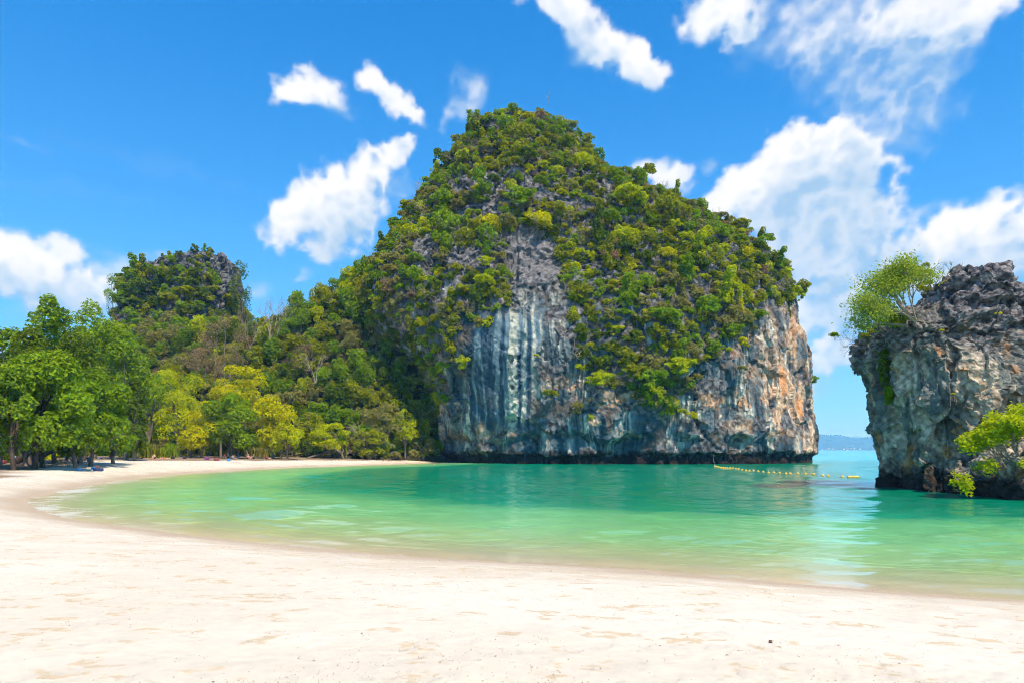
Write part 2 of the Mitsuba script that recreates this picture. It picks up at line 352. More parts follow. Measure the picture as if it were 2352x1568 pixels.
lap = nfbm(np.stack([x / .8, y / .5, x * 0], -1), 4, 29) + .5 * (nfbm(np.stack([x / 3.5, y / 3.5, x * 0], -1), 2, 30) - .5)
froth = np.clip((lap - .50) / .14, 0, 1) * np.clip((2.6 - d) / 1.2, 0, 1) * np.clip((-x - 12) / 10, 0, 1) * np.clip((R - 20) / 8, 0, 1) * np.clip((85 - R) / 25, 0, 1)
froth = np.maximum(froth, .22 * np.clip((lap - .58) / .08, 0, 1) * np.clip((.9 - d) / .6, 0, 1) * np.clip((60 - R) / 20, 0, 1))
col = col + (np.array([.66, .69, .68]) - col) * (.75 * froth)[:, None]
v, f = np.stack([x, y, z], -1), grid_faces(len(r), n, True)[:, ::-1]
v, f, used = keep_faces(v, f, d[f].max(1) > -2.5)
scene['sea'] = ply((v, f), 'water_surface', smooth=True, color=col[used])
tag('sea', 'green lagoon water deepening to turquoise sea', kind='structure')


# ------------------------------------------------------------------ karst rocks
def karst(levels, nth, nz, disp, front_share=.72, n=2.6, rot=0.):
    """levels: z, left, right, front, back. Rings of a rounded box, then pushed out along their normals by disp(p, n)."""
    L = np.array(levels, float)
    t = np.concatenate([[0], np.cumsum(np.hypot(np.diff(L[:, 0]), .6 * np.abs(np.diff(L[:, 1:], axis=0)).max(1)))])
    s = np.linspace(0, t[-1], nz)
    zz, xl, xr, yf, yb = (PchipInterpolator(t, L[:, k])(s) for k in range(5))
    th = np.concatenate([np.linspace(-np.pi * 1.08, np.pi * .08, int(nth * front_share), endpoint=False), np.linspace(np.pi * .08, np.pi * .92, nth - int(nth * front_share), endpoint=False)])
    c, sn = np.cos(th), np.sin(th)
    c, sn = np.sign(c) * np.abs(c) ** (2 / n), np.sign(sn) * np.abs(sn) ** (2 / n)
    X = ((xl + xr) / 2)[:, None] + ((xr - xl) / 2)[:, None] * c
    Y = ((yf + yb) / 2)[:, None] + ((yb - yf) / 2)[:, None] * sn
    v = np.stack([X, Y, np.broadcast_to(zz[:, None], X.shape)], -1)
    du = np.roll(v, -1, 1) - np.roll(v, 1, 1)
    dv = np.gradient(v, axis=0)
    nrm = np.cross(du, dv)
    nrm /= np.linalg.norm(nrm, axis=-1, keepdims=True) + 1e-9
    v, nrm = v.reshape(-1, 3), nrm.reshape(-1, 3)
    v = v + disp(v, nrm)
    f = grid_faces(nz, nth, True)
    top = np.arange(nth) + (nz - 1) * nth
    v = np.vstack([v, v[top].mean(0)])
    f = np.vstack([f, np.stack([top, np.roll(top, -1), top * 0 + len(v) - 1], 1)])
    return v, f


def ridge(p, seed, oct=3):
    return 1 - np.abs(2 * nfbm(p, oct, seed) - 1) * 2


def facets(p, size, seed, tilt=.5):
    """broken rock: the nearest of scattered points gives each piece its own height and slope; about -1..1"""
    q = np.asarray(p, float) / size
    cells = np.unique(np.floor(q).astype(int), axis=0)
    near = np.array([[a, b, c] for a in (-1, 0, 1) for b in (-1, 0, 1) for c in (-1, 0, 1)])
    cells = np.unique((cells[:, None] + near[None]).reshape(-1, 3), axis=0)
    h = [meshkit.noise(cells + .0, seed + k) for k in range(7)]
    pts = cells + np.stack(h[:3], -1)
    i = cKDTree(pts).query(q)[1]
    g = (np.stack(h[3:6], -1)[i] - .5) * 2
    return (h[6][i] - .5) * 1.2 + tilt * ((q - pts[i]) * g).sum(1) * 2


def warped(p, size, amount, seed):
    return p + amount * (np.stack([nfbm(p / size, 3, seed + s) for s in range(3)], -1) - .5)


def island_disp(p, n):
    big = 5.0 * (nfbm(p / [15, 15, 22], 3, 1) - .5)
    w = warped(p, 5., 2.4, 31)
    steep = np.clip(1.25 - np.abs(n[:, 2]) * 1.5, 0, 1)
    flute = (1.3 * np.abs(2 * nfbm(w / [3.4, 3.4, 34.], 3, 4) - 1) + .9 * np.abs(2 * nfbm(w / [1.5, 1.5, 14.], 2, 41) - 1) - .7) * steep
    blocks = .95 * facets(w, [3.4, 3.4, 6.5], 5) + .42 * facets(w, [1.2, 1.2, 2.2], 15)
    rough = np.clip((p[:, 2] - 26) / 16, .35, 1) * (.45 + .9 * nfbm(p / 9, 2, 66)) * (1 - .75 * np.clip((10 - np.abs(p[:, 0] + 1)) / 4, 0, 1) * np.clip((34 - p[:, 2]) / 4, 0, 1))
    fine = .55 * (nfbm(p / [.7, .7, 1.2], 3, 6) - .5)
    lip = 6.0 + 4.2 * (nfbm(p / [6, 6, 1e6], 3, 12) - .5)
    where = np.clip((p[:, 0] + 18) / 8, 0, 1) * np.clip((58 - p[:, 0]) / 14, 0, 1)
    alcove = np.clip(3.6 * nfbm(p / [8, 8, 1e6], 2, 44) - 1.1, 0, 2.0)
    notch = -2.7 * np.clip((lip - p[:, 2]) / 1.3, 0, 1) * np.clip((p[:, 2] - 1.2 * nfbm(p / [3, 3, 1e6], 2, 46)) / 2.0, .6, 1) * where * alcove
    notch -= 1.3 * np.clip((2.3 + 1.5 * (nfbm(p / [4, 4, 1e6], 2, 47) - .5) - p[:, 2]) / .7, 0, 1) * np.clip((p[:, 0] + 22) / 8, 0, 1)
    low = np.clip(p[:, 2] / 10, .35, 1)
    broad = 1.25 * facets(warped(p, 4., 3.2, 35), [8, 8, 14], 25, .45) * np.clip((p[:, 2] - 3) / 5, .2, 1)
    flute = flute * (.25 + 1.3 * np.clip(2.2 * nfbm(p / [9, 9, 14], 2, 48) - .7, 0, 1))
    h = (big * low + broad + blocks * rough + flute + fine)[:, None] * n
    hn = n * [1, 1, 0]
    hn /= np.linalg.norm(hn, axis=1, keepdims=True) + 1e-9
    return h + notch[:, None] * hn


ISLAND = [(-3, -22, 77.7, 141, 250), (0, -22, 77.7, 141, 250), (5, -22, 77.7, 141, 250), (14, -23.5, 75.3, 140.5, 250), (24, -29, 74.7, 141, 250), (32, -36, 73.9, 142.5, 248), (40, -40, 75, 146.5, 246), (48, -38.5, 73.5, 152, 244),
          (55, -34.8, 65, 157, 240), (61, -31.5, 58.3, 161.5, 236), (66, -28, 46.5, 165, 232), (72, -23.4, 32.8, 169, 228), (78, -19.5, 27.2, 173.5, 224), (84, -18, 23.5, 178, 219), (89.5, -15, 19.5, 182.5, 213), (93.5, -12, 15.5, 187, 207), (96.5, -9, 10, 191, 202), (98, -4, 4, 194, 198)]
island_v, island_f = karst(ISLAND, 820, 430, island_disp, n=2.7)
scene['limestone_island'] = ply((island_v, island_f), 'island_rock')
tag('limestone_island', 'huge domed limestone island with streaked cliffs, covered in trees', 'island')


def knob_disp(p, n):
    w = warped(p, 5., 2., 81)
    return (5.0 * (nfbm(p / [14, 14, 18], 3, 7) - .5) + 1.5 * facets(w, [3.2, 3.2, 7], 9) + .7 * facets(w, [1.3, 1.3, 3], 19) + 1.2 * (nfbm(p / [1.6, 1.6, 3], 3, 5) - .5))[:, None] * n


KNOB = [(8, -121.7, -89, 198, 250), (25, -122.2, -91.2, 200, 248), (40, -121.5, -91.8, 203, 246), (50, -122.5, -92.4, 206, 244), (56, -121, -93.1, 208, 242), (60, -116, -92.9, 211, 240), (64, -106, -93, 215, 236), (65.5, -100, -95, 219, 230)]
knob_v, knob_f = karst(KNOB, 300, 170, knob_disp, n=3.0)
scene['rocky_knoll'] = ply((knob_v, knob_f), 'island_rock')
tag('rocky_knoll', 'dark limestone knoll rising behind the beach forest on the left', 'rock')


def stack_disp(p, n):
    w = warped(p, 1.6, .9, 51)
    up = np.clip((p[:, 2] - 8.5) / 4, 0, 1)
    lumps = .85 * np.abs(2 * nfbm(w / [1.5, 1.5, 1.1], 3, 61) - 1) + .35 * np.abs(2 * nfbm(w / [.55, .55, .45], 2, 63) - 1) - .5
    wall = .72 * facets(w, [2.6, 2.6, 6.5], 65, .7) + .30 * facets(w, [1.0, 1.0, 2.2], 67) + .10 * facets(w, [.4, .4, .6], 68) + .45 * (np.abs(2 * nfbm(w / [.8, .8, 5.], 2, 62) - 1) - .4)
    crack = -1.0 * np.exp(-((p[:, 1] - 53.0 - .5 * np.sin(p[:, 2] * .9)) / .35) ** 2) * np.clip((p[:, 2] - 5) / 1.5, 0, 1) * np.clip((11.5 - p[:, 2]) / 1.5, 0, 1) * (p[:, 0] < 33)
    crack -= 1.5 * np.exp(-(((p - [30.2, 53.4, .6]) / [1.2, .8, 1.2]) ** 2).sum(1))
    return (crack + 2.2 * (nfbm(p / [4, 4, 5], 3, 3) - .5) + up * (1.2 * lumps + .45 * facets(w, [1.8, 1.8, 1.0], 69)) + (1 - .75 * up) * wall + .16 * (nfbm(p / .25, 2, 8) - .5))[:, None] * n


STACK = [(-1.5, 29.5, 47, 46, 59), (.5, 29.6, 47, 46, 59), (2, 29.8, 47, 46.8, 59), (4, 29.8, 47, 46.8, 59), (6.7, 29.0, 46, 46.6, 59), (8.5, 28.6, 45, 46.4, 59), (10.3, 27.8, 44, 46.8, 59), (11.5, 27.9, 42, 47.2, 59), (12.5, 28.5, 40, 47.6, 59), (13.3, 29.8, 38.9, 48.2, 59), (14.2, 31.6, 38.6, 48.6, 59), (15.0, 33.0, 38.2, 49.0, 58.5), (16.0, 33.8, 37.8, 49.6, 58), (16.6, 34.6, 37.4, 51.0, 57), (16.8, 35.2, 37.0, 52.5, 56)]
stack_v, stack_f = karst(STACK, 700, 420, stack_disp, n=3.2)
scene['sea_stack'] = ply((stack_v, stack_f), 'stack_rock')
tag('sea_stack', 'craggy grey sea stack standing in the water at the right edge', 'rock')


def ledge_disp(p, n):
    w = warped(p, 1.2, .7, 71)
    return (1.3 * (nfbm(p / 2.6, 3, 13) - .5) + .30 * facets(w, [.9, .9, .7], 73) + .55 * (np.abs(2 * nfbm(w / .7, 3, 64) - 1) - .4) + .14 * (nfbm(p / .2, 2, 18) - .5))[:, None] * n


LEDGE = [(-1.5, 29.6, 44, 36, 50), (0, 29.8, 44, 36.4, 50), (1.2, 30.2, 44, 37.0, 50), (2.0, 30.8, 43, 37.8, 49), (2.6, 31.8, 42, 38.8, 48), (2.9, 33.5, 40, 40, 46)]
v, f = karst(LEDGE, 560, 170, ledge_disp, n=3.0)
scene['rock_ledge'] = ply((v, f), 'stack_rock')
tag('rock_ledge', 'low knobbly rock ledge in front of the sea stack', 'rock')


# ------------------------------------------------------------------ wooded hillside between the island and the knoll
def hill_height(x, y):
    q = np.stack([x, y, x * 0], -1)
    crest = np.interp(x, [-170, -135, -100, -80, -62, -48, -36, -24, -12], [14, 22, 33, 33, 36, 43, 52, 46, 8])
    foot = np.interp(x, [-170, -100, -70, -40, -24, -14], [128, 143, 149, 151, 156, 166])
    t = np.clip((y - foot) / np.interp(x, [-80, -40, -20], [46, 32, 20]), 0, 1)
    return 1.6 + (crest - 2) * (t * t * (3 - 2 * t)) ** .9 + (8.0 * (nfbm(q / 16, 3, 14) - .5)) * np.clip(t * 4, 0, 1)


gx, gy = np.linspace(-170, 2, 150), np.linspace(118, 250, 120)
X, Y = np.meshgrid(gx, gy)
hz = hill_height(X.ravel(), Y.ravel())
foot = np.interp(X.ravel(), [-170, -100, -70, -40, -24, -14], [128, 143, 149, 151, 156, 166])
hz = np.where(Y.ravel() < foot - 1, -1.0, hz)
v, f = np.stack([X.ravel(), Y.ravel(), hz], -1), grid_faces(len(gy), len(gx))
scene['hillside'] = ply((v, f), 'forest_floor', smooth=True)
tag('hillside', 'steep wooded slope between the beach and the island', kind='structure')


# distant hills across the sea, with the houses at their foot
def far_hills(cx, cy, width, height, depth, seed):
    a = np.linspace(-1, 1, 120)
    b = np.linspace(-1, 1, 26)
    A, B = np.meshgrid(a, b)
    q = np.stack([A * width / 900, A * 0 + seed, B], -1)
    crest = (nfbm(q, 5, seed) * 1.15 + .1) * np.clip((1 - np.abs(A)) * 4, 0, 1)
    z = height * crest * np.clip(1 - B * B, 0, 1) - 1.5
    return np.stack([(cx + A * width).ravel(), (cy + B * depth).ravel(), z.ravel()], -1), grid_faces(len(b), len(a))


scene['hills'] = ply(far_hills(2150, 9000, 1500, 92, 350, 3), 'far_slope', smooth=True)
tag('hills', 'blue hills on the horizon in the gap between the rocks', kind='structure')
scene['hills_001'] = ply(far_hills(4700, 9000, 1900, 205, 800, 8), 'far_slope', smooth=True)
tag('hills_001', 'fainter blue hills farther out behind the first range', kind='structure')


# the air between here and the hills
scene['air'] = {'type': 'homogeneous', 'albedo': {'type': 'rgb', 'value': [.90, .95, .98]}, 'sigma_t': {'type': 'rgb', 'value': [.00003, .00009, .00018]}}
scene['haze'] = {'type': 'cube', 'to_world': T().translate([0, 1000, 112]).scale([13000, 13000, 116]), 'bsdf': {'type': 'null'}, 'interior': {'type': 'ref', 'id': 'air'}}
tag('haze', 'sea haze turning the far hills blue', 'haze', kind='stuff')
scene['camera']['medium'] = {'type': 'ref', 'id': 'air'}


# ------------------------------------------------------------------ vegetation
def leaf_quads(c, n, size, rng, aspect=.55, bend=.25):
    k = len(c)
    t = np.cross(n, rng.normal(size=(k, 3)))
    t /= np.linalg.norm(t, axis=1, keepdims=True) + 1e-9
    b = np.cross(n, t)
    s = size[:, None]
    v = np.stack([c - t * s - n * s * bend, c + b * s * aspect, c + t * s - n * s * bend, c - b * s * aspect], 1).reshape(-1, 3)
    i = np.arange(k)[:, None] * 4
    f = np.vstack([i + [0, 1, 2], i + [0, 2, 3]])
    uv = np.repeat(np.stack([rng.random(k), rng.random(k)], -1), 4, 0)
    return v, f, uv


def crown(rng, centre, R, lobes, count, leaf, up=.35, lobe_size=(.34, .55), top=-.55, fill=.18, barrel=False):
    """Leaves spread over and through several overlapping lobes within the ellipsoid R."""
    R = np.asarray(R, float)
    q = rng.normal(size=(lobes, 3))
    q /= np.linalg.norm(q, axis=1, keepdims=True)
    q[:, 2] = np.where(q[:, 2] < top, -q[:, 2], q[:, 2])
    lc = q * R * (rng.random((lobes, 1)) ** .4) * .74
    if barrel:
        h, a, k = rng.uniform(-1, 1, lobes), rng.uniform(0, 2 * np.pi, lobes), rng.random(lobes) ** .4
        wide = np.where(h > 0, np.sqrt(1 - h ** 2 * .9), np.sqrt(1 - np.abs(h) ** 4 * .6)) * k * .78
        lc = np.stack([np.cos(a) * wide, np.sin(a) * wide, h * .80], -1) * R
    lr = rng.uniform(*lobe_size, lobes)
    w = lr ** 2 / (lr ** 2).sum()
    which = rng.choice(lobes, count, p=w)
    u = rng.normal(size=(count, 3))
    u /= np.linalg.norm(u, axis=1, keepdims=True)
    u[:, 2] = np.where(u[:, 2] < -.6, -u[:, 2] * .8, u[:, 2])
    rad = np.where(rng.random(count) < fill, rng.random(count) ** .5, rng.uniform(.82, 1.08, count))
    c = lc[which] + u * (lr[which] * rad)[:, None] * R
    n = u + .75 * rng.normal(size=(count, 3)) * .8 + [0, 0, up]
    n /= np.linalg.norm(n, axis=1, keepdims=True)
    v, f, uv = leaf_quads(c + centre, n, leaf * rng.uniform(.7, 1.35, count), rng)
    return v, f, uv, lc + centre


def limbs(rng, base, targets, r0, sides=5, wig=.06, fork=.45):
    parts = []
    for t in targets:
        t = np.asarray(t, float)
        k = rng.uniform(fork * .6, fork)
        mid = np.array([t[0] * k, t[1] * k, t[2] * min(.85, k + .25)])
        pts = np.array([[0, 0, -.5], base * .5, mid, (mid + t) / 2 + rng.normal(size=3) * wig * np.linalg.norm(t), t])
        parts.append(tube(pts, r0 * np.array([1.0, .8, .5, .3, .08]) * rng.uniform(.6, 1.), sides, False))
    return join(parts)


def make_proto(seed, height, R, lobes, count, leaf, lean=0., r0=.16, n_limbs=4, **kw):
    rng = np.random.default_rng(seed)
    centre = np.array([lean, 0, height])
    v, f, uv, lc = crown(rng, centre, R, lobes, count, leaf, **kw)
    pick = lc[np.argsort(rng.random(len(lc)))[:n_limbs]]
    tv, tf = limbs(rng, np.array([lean * .4, 0, height * .4]), pick, r0)
    return (v, f, uv), (tv, tf)


written = {}


def grove(kind, proto_name, leaf_key, bark='bark'):
    """the shapegroup of one prototype in one foliage colour"""
    gk = f'{proto_name}_{leaf_key}'
    if gk not in scene:
        (v, f, uv), (tv, tf) = PROTOS[proto_name]
        crown_ply = written.get(proto_name) or written.setdefault(proto_name, (ply((v, f), uv=uv), ply((tv, tf))))
        scene[gk] = {'type': 'shapegroup', 'crown': {**crown_ply[0], 'bsdf': {'type': 'ref', 'id': leaf_key}}, 'trunk': {**crown_ply[1], 'bsdf': {'type': 'ref', 'id': bark}}}
    return gk


def plant(name, proto, leaf_key, pos, rot=0., scale=1., tilt=0., label=None, cat='tree', group=None, squash=1., bark='bark', key=None):
    k = key or key_for(name)
    tf = T().translate([float(c) for c in pos]).rotate([0, 0, 1], float(rot)).rotate([0, 1, 0], float(tilt)).scale([float(scale), float(scale), float(scale * squash)])
    scene[k] = {'type': 'instance', 'to_world': tf, 'shapegroup': {'type': 'ref', 'id': grove(name, proto, leaf_key, bark)}}
    if label:
        tag(k, label, cat, group)
    return k


PROTOS = {}
STYLES = [   # trees of the cliffs: height, radii, lobes, leaves, lobe size; umbrellas, ragged uprights, hanging masses
    (2.3, (2.6, 2.4, 1.1), 13, 800, (.20, .40)), (1.6, (2.2, 2.2, 2.2), 22, 900, (.14, .32)), (.5, (2.0, 2.0, 2.9), 20, 1000, (.16, .36)), (2.9, (1.6, 1.6, 2.6), 16, 750, (.18, .38)), (1.4, (2.7, 2.3, 1.8), 12, 850, (.24, .46)),
    (2.2, (2.2, 2.6, 1.4), 26, 900, (.10, .28)), (-1.6, (1.3, 1.6, 3.8), 18, 950, (.16, .34)), (1.8, (2.4, 2.2, 1.6), 9, 650, (.28, .5)), (3.2, (2.0, 2.0, 1.5), 15, 620, (.16, .36)), (1.0, (2.5, 2.5, 2.4), 30, 1100, (.12, .30))]
for i, (h_, R_, lobes_, count_, ls_) in enumerate(STYLES):
    PROTOS[f'cliff_{i}'] = make_proto(100 + i, h_, R_, lobes_, count_, .225, lean=.9, r0=.10, up=.45, lobe_size=ls_, top=-1, fill=.3)
for i in range(4):   # scrub
    PROTOS[f'scrub_{i}'] = make_proto(140 + i, .45, (1.2, 1.2, 1.0), 5, 200, .21, lean=.35, r0=.05, n_limbs=2, up=.4, top=-1)
for i in range(6):   # forest trees of the slope, leafy to the ground
    PROTOS[f'slope_{i}'] = make_proto(160 + i, 3.4 + .7 * (i % 3), (2.9 + .4 * (i % 2), 2.9, 3.3 + .6 * (i % 2)), 15 + i, 1700, .27, r0=.2, n_limbs=6, up=.5, lobe_size=(.24, .42), top=-1)

rng = np.random.default_rng(5)
WORDS = {'leaf_dark': 'dark green', 'leaf_olive': 'olive green', 'leaf_green': 'fresh green', 'leaf_grey': 'grey green', 'leaf_lime': 'bright lime green', 'leaf_yellow': 'yellow leaved', 'leaf_dry': 'dry brown', 'leaf_beach': 'mid green'}


def surface_points(v, f, count, rng):
    a = np.cross(v[f[:, 1]] - v[f[:, 0]], v[f[:, 2]] - v[f[:, 0]])
    area = np.linalg.norm(a, axis=1) + 1e-12
    k = rng.choice(len(f), count, p=area / area.sum())
    b = rng.random((count, 2))
    b = np.where(b.sum(1, keepdims=True) > 1, 1 - b, b)
    p = v[f[k, 0]] + b[:, :1] * (v[f[k, 1]] - v[f[k, 0]]) + b[:, 1:] * (v[f[k, 2]] - v[f[k, 0]])
    return p, a[k] / area[k][:, None]


def thin(p, gap, order=None):
    """indices of points no closer than gap to an earlier one"""
    tree, out, dead = cKDTree(p), [], np.zeros(len(p), bool)
    for i in range(len(p)) if order is None else order:
        if not dead[i]:
            out.append(i)
            dead[tree.query_ball_point(p[i], gap)] = True
    return np.array(out, int)


def poly(*pts):
    return shapely.Polygon(pts)


RANKS = {2: ['left one', 'right one'], 3: ['left one', 'middle one', 'right one']}
NTH = ['leftmost', 'second from the left', 'third from the left', 'fourth from the left', 'fifth from the left', 'sixth from the left', 'seventh from the left', 'eighth from the left', 'ninth from the left', 'tenth from the left', 'eleventh from the left', 'twelfth from the left', 'thirteenth from the left', 'fourteenth from the left', 'fifteenth from the left', 'sixteenth from the left', 'seventeenth from the left', 'eighteenth from the left']


def name_apart(found, cat):
    """found: [(key, look, zone, column)]: a label for each, by look and zone, then by rank within them"""
    groups = {}
    for key, look, zone, col in found:
        groups.setdefault((look, zone), []).append((col, key))
    for (look, zone), some in groups.items():
        some.sort()
        for i, (_, key) in enumerate(some):
            if len(some) == 1:
                lab = f'{look} on {zone}'
            elif len(some) <= 3:
                lab = f'{look} on {zone}, {RANKS[len(some)][i]}'
            elif len(some) <= len(NTH):
                lab = f'{look} on {zone}, {NTH[i]}'
            else:
                lab = f'{look} on {zone}'
            tag(key, lab, cat, f'{look}{"es" if look.endswith("sh") else "s"} on {zone}' if len(some) > 1 else None)


BARE = [poly((1165, 545), (1200, 525), (1270, 560), (1290, 620), (1305, 700), (1330, 780), (1335, 850), (1365, 890), (1430, 890), (1470, 930), (1560, 950), (1610, 885), (1620, 830), (1690, 800), (1745, 750), (1720, 700), (1840, 690), (1900, 800), (1900, 1090), (960, 1090), (985, 1000),
             (1020, 930), (1035, 860), (1060, 790), (1085, 740), (1120, 765), (1165, 715)), poly((945, 555), (1000, 530), (1012, 600), (1000, 650), (962, 640))]
SPARSE = [poly((1030, 400), (1110, 385), (1250, 410), (1400, 400), (1420, 480), (1330, 490), (1270, 490), (1190, 560), (1040, 560)), poly((1020, 560), (1060, 560), (1170, 600), (1165, 720), (1060, 790), (1040, 860), (1010, 780))]

# trees on the island
p, nrm = surface_points(island_v, island_f, 60000, rng)
view = p - [0, 0, EYE]
facing = -(nrm * view).sum(1) / np.linalg.norm(view, axis=1)
sx, sy = seen(p)
ok = (facing > -.3) & (p[:, 2] > 5) & (p[:, 1] < 205) & ~((p[:, 0] < -22) & (p[:, 2] < hill_height(p[:, 0], p[:, 1]) + 1.0))
ok &= ~np.any([shapely.contains_xy(b, sx, sy) for b in BARE], 0)
sparse = np.any([shapely.contains_xy(b, sx, sy) for b in SPARSE], 0)
ok &= ~sparse | (nfbm(p / 5, 2, 77) > .50)
ok &= nfbm(p / [4, 4, 6], 2, 78) > np.where(sx > 1290, .25, .31)
p, nrm, sx, sy, facing = p[ok], nrm[ok], sx[ok], sy[ok], facing[ok]
hues = nfbm(p / 9, 2, 90)


def cliff_hue(i):
    h = hues[i] + rng.normal() * .11
    if rng.random() < .08:
        return 'leaf_lime'
    if rng.random() < .03:
        return 'leaf_yellow'
    if rng.random() < .012:
        return 'leaf_dry'
    return 'leaf_dark' if h < .37 else 'leaf_olive' if h < .53 else 'leaf_green' if h < .67 else 'leaf_grey'


def island_zone(x, y):
    """words for a place on the island's face, by what can be found there"""
    rows = ['island summit', 'upper island slope', 'upper island cliffs', 'middle of the island', 'lower island cliffs', 'lowest green of the island']
    row = rows[int(np.clip((y - 235) // 105, 0, 5))]
    cols = ['far left', 'left flank', 'left of centre', 'by the grey slab', 'right of the slab', 'right shoulder', 'right end']
    if y < 300:
        return row + (', left side' if x < 1170 else ', right side' if x > 1270 else ', centre')
    return row + ', ' + cols[int(np.clip((x - 850) // 145, 0, 6))]


big = thin(p, 2.9)
order = big[np.argsort(-rng.random(len(big)))]
tree_ids, rest = order[:296], order[296:]
found = []
for i in tree_ids:
    hue = cliff_hue(i)
    out = math.degrees(math.atan2(nrm[i, 1], nrm[i, 0]))
    rim = facing[i] < .22 or sy[i] < 300
    k = plant('cliff_tree', f'cliff_{rng.choice([0, 1, 4, 5, 9]) if rim else rng.integers(10)}', hue, p[i] - nrm[i] * (.9 if rim else .4), out + rng.normal() * 25, rng.uniform(.7, 1.1) if rim else rng.uniform(.85, 1.4) * (1.4 if rng.random() < .16 else 1), rng.uniform(0, 24), squash=rng.uniform(.75, 1.0 if rim else 1.3))
    found.append((k, f'{WORDS[hue]} tree', island_zone(sx[i], sy[i]), sx[i]))
name_apart(found, 'tree')
for i in rest:
    out = math.degrees(math.atan2(nrm[i, 1], nrm[i, 0]))
    plant('', f'cliff_{rng.choice([0, 1, 2, 4, 5, 9])}', cliff_hue(i), p[i] - nrm[i] * .6, out + rng.normal() * 25, rng.uniform(.6, 1.0), rng.uniform(0, 22), key=key_for('cliff_thicket__tree'))
tag('cliff_thicket', 'smaller trees crowding between the larger ones on the island', 'trees', kind='stuff')
taken = cKDTree(p[big])
q = thin(p, 1.55)
q = q[taken.query(p[q])[0] > .8]
for i in q[:2600]:
    out = math.degrees(math.atan2(nrm[i, 1], nrm[i, 0]))
    plant('', f'scrub_{rng.integers(4)}', cliff_hue(i), p[i] - nrm[i] * .2, out + rng.normal() * 40, rng.uniform(.7, 1.6), rng.uniform(0, 30), key=key_for('cliff_scrub__bush'))
tag('cliff_scrub', 'low scrub filling the ledges of the island between its trees', 'scrub', kind='stuff')
print('island', len(tree_ids), len(rest), len(q))

def branching(rng, start, direction, length, radius, depth, spread=.55, up=.12, kids=(2, 3), shrink=.72, wig=.10, sides=4):
    """a limb that forks again and again; the tubes, and where the twigs end"""
    parts, tips = [], []

    def grow(p, d, l, r, k):
        pts = [p]
        for _ in range(3):
            d = d + rng.normal(size=3) * wig + [0, 0, up * .3]
            d /= np.linalg.norm(d)
            pts.append(pts[-1] + d * l / 3)
        parts.append(tube(pts, r * np.array([1, .88, .76, .64]), sides if k else 3, False))
        tips.append((pts[-1], d, k))
        if k:
            for _ in range(rng.integers(kids[0], kids[1] + 1)):
                e = d + spread * rng.normal(size=3) + [0, 0, up]
                grow(pts[-1] if rng.random() < .75 else pts[2], e / np.linalg.norm(e), l * shrink * rng.uniform(.75, 1.15), r * .62, k - 1)
    grow(np.asarray(start, float), np.asarray(direction, float) / np.linalg.norm(direction), length, radius, depth)
    return parts, tips


TWIGS = []
for i in range(3):
    r3 = np.random.default_rng(300 + i)
    tw = []
    for d_ in [(.8, 0, .5), (.3, .6, .8), (.4, -.6, .6), (.9, .2, -.2)]:
        tw += branching(r3, (0, 0, 0), d_, 1.5, .06, 3, .6, .05)[0]
    TWIGS.append(ply(join(tw), 'pale_bark'))
found = []
for i in thin(p, 6.0, rng.permutation(len(p)))[:70]:
    k = key_for('dry_shrub')
    out = math.degrees(math.atan2(nrm[i, 1], nrm[i, 0]))
    scene[k] = {**TWIGS[rng.integers(3)], 'to_world': T().translate([float(c) for c in p[i] + nrm[i] * .9]).rotate([0, 0, 1], out + float(rng.normal() * 20)).scale(float(rng.uniform(.7, 1.3)))}
    found.append((k, 'leafless grey shrub', island_zone(sx[i], sy[i]), sx[i]))
name_apart(found, 'bare shrub')

# single bushes low on the bare wall
WALL_TREE = cKDTree(island_v)


def wall_point(X, Y):
    """where the line of sight through X, Y meets the island's front"""
    D = np.arange(128, 215, .4)
    pts = np.stack([at(X, Y, d) for d in D])
    dist = WALL_TREE.query(pts)[0]
    k = np.argmax(dist < .9) if (dist < .9).any() else dist.argmin()
    return pts[k]


